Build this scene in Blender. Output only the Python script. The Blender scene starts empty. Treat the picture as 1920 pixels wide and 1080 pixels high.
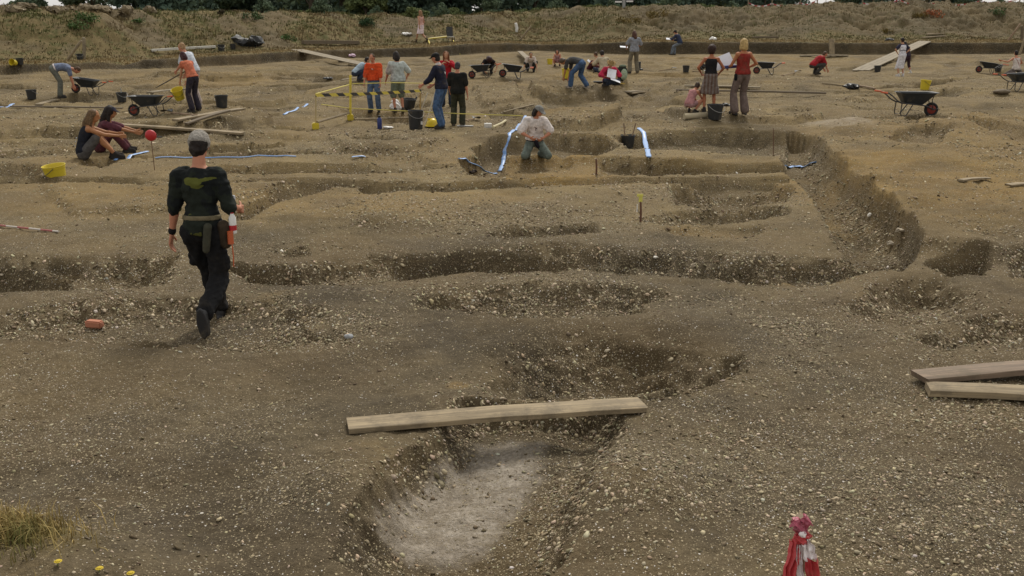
import bpy, bmesh, math, random
import numpy as np
from mathutils import Vector, Matrix
R = math.radians
random.seed(7)
RNG = np.random.default_rng(11)
SC = bpy.context.scene
COL = SC.collection

# ------------------------------------------------------------------ camera
CAM_H, FPX, HORIZON = 2.85, 1900.0, 15.0
PITCH = math.atan((540 - HORIZON) / FPX)
CP, SP = math.cos(PITCH), math.sin(PITCH)

def ray(px, py):
    u, v = (px - 960) / FPX, (540 - py) / FPX
    return np.array([u, CP + v * SP, -SP + v * CP])

def g0(px, py, z=0.0):
    d = ray(px, py)
    t = (z - CAM_H) / d[2]
    return d[0] * t, d[1] * t

def at_dist(px, py, dist):
    """world point on the pixel's ray at ground distance dist (along y)"""
    d = ray(px, py)
    t = dist / d[1]
    return np.array([d[0] * t, d[1] * t, CAM_H + d[2] * t])

cam_d = bpy.data.cameras.new('camera')
cam = bpy.data.objects.new('camera', cam_d)
COL.objects.link(cam)
cam.location = (0, 0, CAM_H)
cam.rotation_euler = (math.pi / 2 - PITCH, 0, 0)
cam_d.sensor_width = 36
cam_d.lens = 36 * FPX / 1920
cam_d.clip_start = 0.05
cam_d.clip_end = 3000
SC.camera = cam

# ------------------------------------------------------------------ noise
def _hash(ix, iy, seed):
    h = (ix.astype(np.int64) * 374761393 + iy.astype(np.int64) * 668265263 + seed * 1442695041) & 0x7fffffff
    h = ((h ^ (h >> 13)) * 1274126177) & 0x7fffffff
    return ((h ^ (h >> 16)) & 0xffff) / 65535.0

def vnoise(x, y, seed=0):
    ix, iy = np.floor(x), np.floor(y)
    fx, fy = x - ix, y - iy
    fx = fx * fx * fx * (fx * (fx * 6 - 15) + 10)
    fy = fy * fy * fy * (fy * (fy * 6 - 15) + 10)
    a, b = _hash(ix, iy, seed), _hash(ix + 1, iy, seed)
    c, d = _hash(ix, iy + 1, seed), _hash(ix + 1, iy + 1, seed)
    return (a + (b - a) * fx) * (1 - fy) + (c + (d - c) * fx) * fy

def fbm(x, y, scale, octaves, seed=0, gain=0.5):
    """about -1..1"""
    s, amp, tot = np.zeros_like(x), 1.0, 0.0
    f = 1.0 / scale
    for o in range(octaves):
        c, sn = math.cos(o * 1.1 + seed), math.sin(o * 1.1 + seed)
        s += amp * (vnoise((c * x - sn * y) * f + 17.3 * o, (sn * x + c * y) * f - 9.1 * o, seed * 31 + o) * 2 - 1)
        tot += amp
        amp *= gain
        f *= 2.03
    return s / tot

def sstep(a, b, x):
    t = np.clip((x - a) / (b - a), 0, 1)
    return t * t * (3 - 2 * t)

# ------------------------------------------------------------------ terrain
def interp_line(pts_px, kind='base'):
    g = [g0(px, py) for px, py in pts_px]
    g.sort()
    return np.array([p[0] for p in g]), np.array([p[1] for p in g])

BAULK_BASE = [(-900, 165), (-300, 150), (0, 141), (90, 135), (220, 130), (340, 127), (477, 121), (620, 110), (800, 106), (960, 97.5),
              (1010, 96), (1060, 98), (1180, 102), (1440, 101), (1600, 102), (1920, 101), (2300, 101), (3000, 101)]
BAULK_TOP = [(-900, 145), (-300, 130), (0, 122), (140, 119), (185, 116), (225, 123), (262, 112), (480, 101), (560, 97), (640, 94), (800, 88),
             (870, 83), (960, 81), (1005, 84), (1100, 82), (1180, 78), (1440, 79), (1920, 80), (2300, 80), (3000, 80)]
CREST = [(-900, 12), (-300, 12), (0, 16), (40, 14), (70, 18), (130, 20), (190, 15), (250, 20), (300, 22), (400, 24), (480, 25), (600, 27), (700, 30), (780, 33),
         (880, 28), (960, 25), (1060, 18), (1150, 13), (1300, 15), (1390, 15), (1440, 13), (1560, 11), (1650, 9), (1720, 6), (1800, 9), (1920, 9), (2300, 12), (3000, 12)]
_bx, _by = interp_line(BAULK_BASE)
_tz = []
for px, py in BAULK_TOP:
    bpy_ = np.interp(px, [p[0] for p in BAULK_BASE], [p[1] for p in BAULK_BASE])
    X, Y = g0(px, bpy_)
    d = ray(px, py)
    _tz.append((X, CAM_H + d[2] * (Y + 0.2) / d[1]))
_tz.sort()
_tx = np.array([p[0] for p in _tz]); _tz = np.array([p[1] for p in _tz])
BERM, BUNDW = 6.5, 10.0
_cz = []
for px, py in CREST:
    bpy_ = np.interp(px, [p[0] for p in BAULK_BASE], [p[1] for p in BAULK_BASE])
    X, Y = g0(px, bpy_)
    d = ray(px, py)
    t = (Y + BERM + BUNDW) / d[1]
    _cz.append((d[0] * t, CAM_H + d[2] * t))
_cz.sort()
_cx = np.array([p[0] for p in _cz]); _cz = np.array([p[1] for p in _cz])

# cut features: outline in the photograph at ground level, depth, wall run, edge wander
PITS = [
    # long cross trench in two ragged runs
    ([(395, 500), (500, 498), (600, 485), (690, 468), (850, 458), (1050, 460), (1250, 464), (1500, 468), (1600, 474), (1692, 496), (1610, 524), (1500, 540), (1400, 532), (1250, 518), (1080, 516), (880, 516), (740, 530), (580, 538), (440, 526)], .30, .66, .16),
    ([(700, 474), (860, 464), (1020, 468), (1010, 492), (860, 506), (720, 514)], .40, .26, .10),
    ([(430, 500), (560, 498), (640, 488), (620, 520), (520, 528)], .34, .3, .10),
    ([(1240, 474), (1400, 476), (1560, 486), (1500, 512), (1380, 508)], .34, .4, .12),
    ([(-250, 482), (0, 480), (140, 474), (340, 478), (352, 510), (300, 532), (200, 542), (0, 550), (-250, 556)], .34, .50, .14),
    ([(-200, 488), (60, 488), (142, 490), (138, 530), (40, 540), (-200, 545)], .52, .16, .06),
    # gravel ledge and the smooth hollow below it
    ([(752, 574), (800, 548), (870, 537), (1010, 530), (1150, 534), (1262, 552), (1250, 588), (1100, 600), (960, 598), (830, 592)], .24, .50, .14),
    ([(1005, 585), (1045, 572), (1075, 582), (1050, 594)], .36, .10, .02),
    ([(860, 700), (880, 660), (960, 622), (1080, 606), (1240, 612), (1350, 640), (1402, 672), (1388, 700), (1300, 728), (1210, 744), (1080, 752), (940, 748), (880, 738)], .46, .95, .07),
    ([(1200, 738), (1290, 706), (1352, 664), (1392, 668), (1398, 690), (1310, 728), (1225, 746)], .34, .40, .05),
    # slot running towards the camera with the chalk floor
    ([(875, 745), (1150, 748), (1175, 800), (1130, 850), (1110, 920), (1100, 990), (1050, 1062), (960, 1092), (820, 1100), (690, 1098), (628, 1070), (652, 1000), (712, 908), (775, 850), (820, 812)], .28, .30, .06),
    # shallow trench the walker is in
    ([(-250, 585), (0, 580), (120, 572), (270, 556), (420, 548), (540, 566), (620, 600), (660, 635), (560, 655), (430, 662), (250, 652), (120, 646), (0, 640), (-250, 636)], .18, .55, .06),
    # hollow with a gravel face, right
    ([(1570, 570), (1610, 530), (1700, 508), (1790, 514), (1850, 545), (1862, 580), (1790, 606), (1690, 612), (1600, 602)], .36, .5, .06),
    ([(1680, 630), (1780, 600), (1870, 580), (1990, 585), (2050, 640), (1890, 660), (1760, 660)], .2, .5, .06),
    ([(1735, 492), (1770, 480), (1850, 478), (1862, 492), (1840, 512), (1780, 514)], .30, .26, .06),
    ([(1890, 480), (1990, 478), (2080, 500), (1900, 520)], .2, .3, .06),
    # diagonal trench
    ([(1475, 255), (1525, 262), (1552, 300), (1590, 335), (1640, 380), (1700, 430), (1725, 460), (1690, 505), (1590, 480), (1560, 430), (1530, 380), (1500, 340), (1470, 320), (1465, 290)], .52, .18, .05),
    ([(1120, 295), (1250, 300), (1420, 303), (1480, 306), (1475, 322), (1400, 320), (1250, 325), (1120, 330)], .36, .18, .06),
    ([(1150, 258), (1230, 252), (1340, 250), (1480, 256), (1500, 290), (1410, 288), (1300, 283), (1180, 280)], .34, .2, .08),
    # pit with the kneeling digger
    ([(885, 276), (920, 265), (1060, 258), (1140, 262), (1158, 276), (1120, 290), (1000, 293), (900, 296)], .40, .14, .06),
    ([(858, 298), (905, 290), (945, 292), (948, 326), (925, 334), (880, 324)], .40, .16, .05),
    ([(945, 300), (1060, 292), (1140, 294), (1158, 312), (1105, 329), (1000, 333), (945, 334)], .26, .45, .05),
    # scarps and scoops
    ([(440, 395), (520, 362), (570, 342), (640, 345), (600, 360), (520, 382), (470, 415), (430, 420)], .28, .2, .06),
    ([(670, 342), (740, 336), (830, 338), (880, 352), (840, 362), (730, 366), (680, 358)], .34, .16, .05),
    ([(380, 314), (500, 309), (620, 309), (760, 306), (850, 312), (700, 320), (600, 324), (400, 323)], .26, .12, .08),
    ([(-100, 336), (150, 333), (420, 336), (900, 338), (1150, 334), (1330, 330), (1480, 328), (1480, 338), (1200, 342), (900, 351), (500, 347), (200, 344), (-100, 345)], .26, .10, .07),
    ([(1255, 345), (1340, 336), (1450, 338), (1490, 352), (1470, 378), (1350, 384), (1270, 378)], .34, .3, .07),
    ([(1200, 410), (1260, 392), (1380, 382), (1470, 388), (1480, 400), (1380, 412), (1250, 420)], .22, .24, .06),
    ([(915, 445), (960, 432), (1050, 428), (1110, 426), (1120, 440), (1030, 448), (950, 453)], .24, .16, .06),
    ([(1240, 430), (1330, 418), (1450, 420), (1400, 445), (1270, 445)], .10, .3, .06),
    ([(525, 470), (570, 466), (580, 478), (530, 480)], .12, .14, .03),
    # right side hollows
    ([(1660, 278), (1700, 262), (1750, 258), (1785, 268), (1760, 284), (1690, 288)], .3, .35, .05),
    ([(1790, 300), (1830, 288), (1890, 292), (1880, 304), (1810, 306)], .22, .3, .05),
    ([(1780, 245), (1870, 255), (1960, 278), (1960, 290), (1860, 272), (1790, 256)], .22, .2, .05),
    ([(1690, 224), (1730, 220), (1760, 228), (1745, 236), (1700, 236)], .28, .25, .05),
    ([(1440, 210), (1500, 205), (1520, 214), (1470, 218)], .18, .25, .05),
    ([(1860, 225), (1950, 215), (1990, 230), (1900, 236)], .2, .3, .05),
    ([(1760, 150), (1830, 146), (1850, 152), (1790, 158)], .2, .3, .1),
    # middle distance
    ([(1010, 185), (1060, 178), (1150, 176), (1180, 186), (1120, 200), (1040, 200)], .2, .3, .1),
    ([(1150, 190), (1205, 180), (1262, 160), (1290, 150), (1320, 156), (1230, 196), (1215, 240), (1165, 240)], .16, .4, .1),
    ([(1170, 170), (1200, 160), (1225, 166), (1210, 178), (1180, 180)], .2, .25, .05),
    ([(1215, 180), (1255, 172), (1280, 178), (1250, 186)], .22, .25, .05),
    ([(1210, 205), (1290, 200), (1300, 210), (1240, 214)], .22, .25, .05),
    ([(950, 210), (1020, 205), (1150, 204), (1170, 214), (1030, 216)], .14, .2, .06),
    ([(640, 212), (760, 208), (800, 212), (790, 222), (660, 224)], .26, .2, .05),
    ([(900, 200), (960, 196), (980, 206), (930, 212)], .28, .15, .04),
    ([(480, 170), (590, 166), (570, 174), (490, 177)], .18, .3, .06),
    ([(470, 205), (540, 198), (600, 205), (520, 216)], .15, .3, .06),
    ([(560, 150), (640, 148), (680, 153), (600, 158)], .2, .2, .06),
    ([(0, 265), (70, 258), (115, 266), (40, 276)], .2, .3, .06),
    ([(-60, 330), (-20, 312), (60, 306), (100, 318), (60, 332)], .3, .35, .06),
    ([(150, 300), (200, 293), (225, 300), (190, 314), (150, 312)], .22, .2, .05),
    ([(230, 206), (400, 198), (430, 206), (300, 214)], .24, .2, .05),
    ([(420, 208), (520, 204), (540, 212), (440, 216)], .2, .2, .05),
    ([(240, 160), (360, 154), (480, 150), (470, 158), (360, 164), (250, 168)], .18, .3, .1),
    ([(380, 135), (540, 130), (560, 136), (400, 142)], .12, .3, .1),
    ([(600, 128), (660, 124), (680, 134), (610, 140)], .3, .3, .08),
    ([(1440, 120), (1520, 118), (1620, 122), (1520, 127)], .14, .3, .1),
    ([(1740, 120), (1810, 117), (1860, 124), (1780, 128)], .16, .4, .1),
    ([(720, 196), (800, 188), (820, 194), (740, 204)], .2, .3, .06),
    ([(60, 224), (160, 218), (200, 224), (110, 232)], .12, .3, .06),
    ([(340, 262), (520, 256), (600, 262), (430, 270)], .10, .3, .08),
    ([(560, 285), (700, 278), (820, 284), (700, 296)], .12, .4, .08),
    ([(640, 300), (790, 292), (850, 300), (740, 312)], .16, .3, .08),
]
# lesser scoops and slots cut all over the middle and far part of the site
_rp = random.Random(12)
for _i in range(64):
    _px, _py = _rp.uniform(-150, 2070), 112 + 190 * _rp.random() ** 1.25
    if 860 < _px < 1560 and _py > 232 or 880 < _px < 1180 and _py > 205:
        continue
    _hw, _hh = _rp.uniform(40, 190) * (.45 + _py / 330), _rp.uniform(1.2, 2.8) * (.25 + (_py - 60) / 110)
    _sk = _rp.uniform(-.16, .16)
    _poly = []
    for _k in range(10):
        _a = 2 * math.pi * _k / 10
        _r = _rp.uniform(.72, 1.1)
        _ex = math.copysign(abs(math.cos(_a)) ** .7, math.cos(_a)) * _hw * _r
        _poly.append((_px + _ex, _py + math.sin(_a) * _hh * _r + _sk * _ex * .5))
    PITS.append((_poly, _rp.uniform(.14, .32), _rp.choice([.08, .12, .2]), .16))
PITS = [(np.array([g0(*p) for p in poly]), dp, w, nz) for poly, dp, w, nz in PITS]

# raised lumps: photo centre, half sizes in metres (x, y), height
MOUNDS = [((1700, 310), 2.0, 1.6, .20), ((1680, 370), 1.1, 1.2, .10), ((1830, 262), 2.2, 1.6, .22), ((1590, 400), 1.2, 1.6, .06), ((1080, 232), 1.8, 1.1, .14), ((1060, 164), 2.6, 1.6, .25), ((1250, 225), 1.0, 1.2, .08),
          ((570, 595), .9, .5, .10), ((600, 560), 1.2, .5, .08), ((200, 560), 1.1, .35, .06), ((1050, 545), 1.4, .25, .08), ((1720, 560), .7, .4, .10), ((1580, 242), .8, .9, .18), ((350, 228), 2.6, 1.0, .12),
          ((470, 244), 2.2, 1.0, .12), ((300, 150), 4, 2, .15), ((900, 186), 2.2, 1.5, .16), ((650, 200), 3, 2, .1), ((1500, 160), 4, 3, .12), ((1850, 180), 3, 2, .12),
          ((-30, 1130), 1.15, .75, .32), ((640, 1000), .35, .8, .10), ((1180, 940), .8, .6, .10), ((1640, 960), 1.0, .9, .07), ((1165, 925), .42, .42, .10), ((640, 930), .35, .4, .07), ((400, 860), 1.3, .8, .07), ((560, 500), 1.0, .4, .05), ((1180, 500), .9, .25, .06),
          ((690, 420), 1.6, .8, .05), ((150, 430), 1.2, .8, .04), ((950, 390), 1.6, .8, .04)]
BLOCKS = [
    ([(1000, 214), (1060, 207), (1155, 205), (1166, 238), (1100, 249), (1008, 250)], .24, .10), ([(985, 172), (1040, 160), (1120, 152), (1185, 168), (1120, 180), (1000, 186)], .30, .22),
    ([(1500, 300), (1505, 262), (1600, 250), (1990, 225), (2250, 500), (1960, 500), (1790, 486), (1690, 470), (1640, 430), (1560, 350)], .20, .50), ([(-200, 226), (180, 234), (420, 214), (520, 230), (420, 256), (180, 250), (-200, 258)], .20, .16),
    ([(230, 186), (420, 178), (560, 182), (540, 196), (330, 200)], .18, .14), ([(600, 262), (760, 252), (850, 262), (820, 280), (640, 284)], .12, .2), ([(1240, 212), (1420, 218), (1560, 226), (1500, 240), (1250, 236)], .17, .14),
    ([(880, 172), (970, 166), (985, 190), (900, 198)], .16, .2), ([(60, 346), (400, 348), (560, 350), (420, 400), (120, 410)], .08, .25), ([(640, 362), (900, 356), (1180, 352), (1180, 400), (900, 424), (640, 440)], .06, .4),
    ([(1560, 180), (1660, 176), (1700, 190), (1600, 200)], .14, .25), ([(260, 140), (480, 134), (500, 146), (300, 152)], .2, .3), ([(1150, 118), (1320, 114), (1420, 118), (1300, 126)], .14, .4), ([(700, 172), (800, 168), (880, 176), (760, 184)], .12, .2)]
BLOCKS = [(np.array([g0(*p) for p in poly]), h, w) for poly, h, w in BLOCKS]
MOUNDS = [(np.array(g0(*c)), a, b, h) for c, a, b, h in MOUNDS]

def poly_sd(x, y, poly):
    n = len(poly)
    dmin = np.full(x.shape, 1e9)
    inside = np.zeros(x.shape, bool)
    for i in range(n):
        ax, ay = poly[i]; bx, by = poly[(i + 1) % n]
        ex, ey = bx - ax, by - ay
        wx, wy = x - ax, y - ay
        t = np.clip((wx * ex + wy * ey) / (ex * ex + ey * ey + 1e-12), 0, 1)
        dmin = np.minimum(dmin, (wx - t * ex) ** 2 + (wy - t * ey) ** 2)
        c = (ay > y) != (by > y)
        inside ^= c & (x < (bx - ax) * (y - ay) / (by - ay + 1e-12) + ax)
    d = np.sqrt(dmin)
    return np.where(inside, d, -d)

def terrain(x, y, full=False):
    x = np.asarray(x, float); y = np.asarray(y, float)
    shp = x.shape
    x = x.ravel(); y = y.ravel()
    dist = np.hypot(x, y)
    cut = np.zeros_like(x)
    n1 = fbm(x, y, .55, 3, 3)
    n2 = fbm(x, y, .16, 3, 5)
    n3 = fbm(x, y, .32, 2, 6)
    n6 = fbm(x, y, 1.3, 3, 16)
    for poly, dp, w, nz in PITS:
        lo, hi = poly.min(0) - 1.2, poly.max(0) + 1.2
        m = np.nonzero((x > lo[0]) & (x < hi[0]) & (y > lo[1]) & (y < hi[1]))[0]
        if not len(m):
            continue
        sd = poly_sd(x[m], y[m], poly) + nz * n1[m] + .35 * nz * n2[m]
        q = np.clip((sd + .03) / (w + .03), 0, 1)
        t = 1 - (1 - q) ** 2.2 if w < .5 else q * q * (3 - 2 * q)
        c = dp * (t * (.92 + .5 * n6[m]) + .10 * sstep(w, w * 4, sd) + .12 * n1[m] * t) + .24 * min(w, .4) * (4 * t * (1 - t)) * (n2[m] + .8 * n3[m])
        cut[m] = np.maximum(cut[m], c)
    z = .075 * fbm(x, y, 2.6, 3, 1) + .030 * n1 + .016 * n2
    z += .0085 * fbm(x, y, .06, 3, 8) * np.clip(1.6 - dist / 16, 0, 1)
    for c, a, b, h in MOUNDS:
        q = ((x - c[0]) / a) ** 2 + ((y - c[1]) / b) ** 2
        z += h * np.exp(-q * 1.3)
    for poly, h, w in BLOCKS:
        lo, hi = poly.min(0) - .6, poly.max(0) + .6
        m = np.nonzero((x > lo[0]) & (x < hi[0]) & (y > lo[1]) & (y < hi[1]))[0]
        if len(m):
            sd = poly_sd(x[m], y[m], poly) + .10 * n1[m] + .04 * n2[m]
            z[m] += h * sstep(0, w, sd) * (1 + .3 * n1[m])
    # steps and terraces in the middle and far part of the site
    far = sstep(17, 27, y)
    terr = fbm(x * .55, y * 1.1, 3.4, 4, 21)
    z += far * (.22 * (np.floor(terr * 5) + sstep(.75, 1.0, terr * 5 - np.floor(terr * 5))) / 5 + .10 * terr + .06 * fbm(x, y, 1.1, 3, 22))
    z -= cut
    # baulk, berm and bank
    yb = np.interp(x, _bx, _by) + .45 * fbm(x, y, 3.0, 3, 41) + .12 * fbm(x, y, .5, 2, 42)
    hb = np.interp(x, _tx, _tz)
    u = y - yb
    face = sstep(0, .42, u)
    calm = sstep(-5, -.5, u)
    z = z * (1 - .85 * calm) + hb * face
    cz = np.interp(x, _cx, _cz)
    ub = u - BERM * (1 + .18 * fbm(x, y, 7, 2, 44))
    rise = sstep(-.6, BUNDW - BERM * .0, ub) * .55 + .45 * np.clip(ub / BUNDW, 0, 1)
    back = 1 - sstep(BUNDW + .6, BUNDW + 8, ub)
    top = np.maximum(cz - hb, .2)
    lump = fbm(x, y, 3.6, 4, 45)
    bank = np.clip(ub / 3.0, 0, 1) * back
    z += face * (top * np.minimum(rise, 1) * back) + bank * (.70 * lump * (1 - .65 * sstep(BUNDW - 4, BUNDW, ub)) + (.26 + .24 * sstep(3, 16, x)) * fbm(x, y, 1.0, 4, 46, .6))
    # old spoil heaps at the left foot of the bank
    for (px, py, dd, a, b, h) in ((85, 70, 55, 3.2, 2.6, .55), (-40, 75, 56, 4, 2.6, .35), (200, 60, 57, 3, 2.2, .3), (1500, 50, 74, 3, 3, .5), (1690, 40, 75, 4, 3, .4), (1290, 55, 74, 4, 3, .4)):
        cx = (px - 960) / FPX * dd * 1.02
        q = ((x - cx) / a) ** 2 + ((y - dd) / b) ** 2
        z += h * np.exp(-q * 1.4) * sstep(1, 3.5, u)
    z -= sstep(BUNDW + 10, 120, ub) * 1.2
    z += sstep(-.2, 1.0, u) * .03 * fbm(x, y, .35, 2, 47)
    if not full:
        return z.reshape(shp)
    return z.reshape(shp), cut.reshape(shp), u.reshape(shp), ub.reshape(shp)

def th(x, y):
    return float(terrain(np.array([x]), np.array([y]))[0])

_TT = np.concatenate([np.linspace(3.0, 20, 1400), np.linspace(20.02, 95, 2600)])
def gp(px, py):
    """first point of the ground seen through the pixel"""
    d = ray(px, py)
    t = _TT / d[1]
    zz = CAM_H + d[2] * t
    h = terrain(d[0] * t, d[1] * t)
    i = int(np.argmax(zz <= h))
    if zz[i] > h[i]:
        i = len(t) - 1
    x, y = d[0] * t[i], d[1] * t[i]
    return Vector((x, y, float(h[i])))

# ------------------------------------------------------------------ materials
def new_mat(name):
    m = bpy.data.materials.new(name)
    m.use_nodes = True
    nt = m.node_tree
    b = nt.nodes['Principled BSDF']
    return m, nt, b

class NT:
    """small helper for node graphs"""
    def __init__(s, nt):
        s.nt = nt
    def n(s, t, **kw):
        nd = s.nt.nodes.new(t)
        for k, v in kw.items():
            if k in nd.inputs and not hasattr(nd, k):
                nd.inputs[k].default_value = v
            else:
                setattr(nd, k, v)
        return nd
    def l(s, a, b):
        s.nt.links.new(a, b)
    def val(s, sock, v):
        if hasattr(v, 'links') or isinstance(v, bpy.types.NodeSocket):
            s.l(v, sock)
        else:
            sock.default_value = v
    def noise(s, vec, scale, detail=4, rough=.55):
        nd = s.n('ShaderNodeTexNoise')
        nd.inputs['Scale'].default_value = scale
        nd.inputs['Detail'].default_value = detail
        nd.inputs['Roughness'].default_value = rough
        if vec is not None:
            s.l(vec, nd.inputs['Vector'])
        return nd.outputs['Fac']
    def mapr(s, v, a, b, c=0., d=1., smooth=True):
        nd = s.n('ShaderNodeMapRange')
        if smooth:
            nd.interpolation_type = 'SMOOTHSTEP'
        s.val(nd.inputs[0], v)
        for i, q in enumerate((a, b, c, d)):
            nd.inputs[i + 1].default_value = q
        return nd.outputs[0]
    def math(s, op, a, b=0., clamp=False):
        nd = s.n('ShaderNodeMath', operation=op)
        nd.use_clamp = clamp
        s.val(nd.inputs[0], a); s.val(nd.inputs[1], b)
        return nd.outputs[0]
    def mix(s, f, a, b, mode='MIX'):
        nd = s.n('ShaderNodeMix', data_type='RGBA', blend_type=mode)
        s.val(nd.inputs[0], f)
        for sock, v in ((nd.inputs[6], a), (nd.inputs[7], b)):
            if isinstance(v, (tuple, list)):
                sock.default_value = (v[0], v[1], v[2], 1)
            else:
                s.l(v, sock)
        return nd.outputs[2]

_mc = {}
def fabric(rgb, name='cloth', var=.22, scale=14, rough=.92):
    key = (name, tuple(rgb), var)
    if key in _mc:
        return _mc[key]
    m, nt, b = new_mat(name)
    g = NT(nt)
    tc = g.n('ShaderNodeTexCoord')
    o = tc.outputs['Object']
    f = g.noise(o, scale, 4, .6)
    f2 = g.noise(o, scale * 6, 2, .6)
    c1 = tuple(c * (1 - var) for c in rgb); c2 = tuple(min(1, c * (1 + var)) for c in rgb)
    c = g.mix(g.mapr(f, .35, .65), c1, c2)
    c = g.mix(g.math('MULTIPLY', f2, .25), c, tuple(x * .6 for x in rgb))
    mud = g.noise(o, 4.5, 6, .7)
    c = g.mix(g.mapr(mud, .50, .72, 0, .10 if max(rgb) < .03 else .34), c, (.16, .125, .08))
    g.l(c, b.inputs['Base Color'])
    b.inputs['Roughness'].default_value = rough
    b.inputs['Specular IOR Level'].default_value = .2
    bp = g.n('ShaderNodeBump'); bp.inputs['Strength'].default_value = .35; bp.inputs['Distance'].default_value = .02
    g.l(f, bp.inputs['Height']); g.l(bp.outputs[0], b.inputs['Normal'])
    _mc[key] = m
    return m

def plain(rgb, name, rough=.5, metal=0., var=.12, scale=9, bump=.1):
    key = (name, tuple(rgb), rough)
    if key in _mc:
        return _mc[key]
    m, nt, b = new_mat(name)
    g = NT(nt)
    tc = g.n('ShaderNodeTexCoord')
    f = g.noise(tc.outputs['Object'], scale, 5, .65)
    dirt = g.noise(tc.outputs['Object'], scale * .5, 6, .7)
    c = g.mix(f, tuple(x * (1 - var) for x in rgb), tuple(min(1, x * (1 + var)) for x in rgb))
    c = g.mix(g.mapr(dirt, .52, .75, 0, .45), c, (.20, .16, .10))
    g.l(c, b.inputs['Base Color'])
    b.inputs['Roughness'].default_value = rough
    b.inputs['Metallic'].default_value = metal
    bp = g.n('ShaderNodeBump'); bp.inputs['Strength'].default_value = bump; bp.inputs['Distance'].default_value = .01
    g.l(f, bp.inputs['Height']); g.l(bp.outputs[0], b.inputs['Normal'])
    _mc[key] = m
    return m

def wood(rgb, name='weathered_wood', axis=0):
    key = (name, tuple(rgb), axis)
    if key in _mc:
        return _mc[key]
    m, nt, b = new_mat(name)
    g = NT(nt)
    tc = g.n('ShaderNodeTexCoord')
    mp = g.n('ShaderNodeMapping')
    sc = [1, 1, 1]; sc = [38, 38, 38]; sc[axis] = 1.6
    mp.inputs['Scale'].default_value = sc
    g.l(tc.outputs['Object'], mp.inputs['Vector'])
    f = g.noise(mp.outputs[0], 1.0, 6, .65)
    st = g.noise(tc.outputs['Object'], 4, 8, .75)
    c = g.mix(g.mapr(f, .3, .7), tuple(x * .62 for x in rgb), tuple(min(1, x * 1.25) for x in rgb))
    c = g.mix(g.mapr(st, .44, .66, 0, .75), c, (.125, .098, .062))
    kn = g.n('ShaderNodeTexVoronoi'); kn.inputs['Scale'].default_value = 3.2
    g.l(tc.outputs['Object'], kn.inputs['Vector'])
    c = g.mix(g.mapr(kn.outputs['Distance'], .10, .05, 0, .7), c, (.07, .045, .025))
    g.l(c, b.inputs['Base Color'])
    b.inputs['Roughness'].default_value = .85
    bp = g.n('ShaderNodeBump'); bp.inputs['Strength'].default_value = .4; bp.inputs['Distance'].default_value = .006
    g.l(f, bp.inputs['Height']); g.l(bp.outputs[0], b.inputs['Normal'])
    _mc[key] = m
    return m

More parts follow.
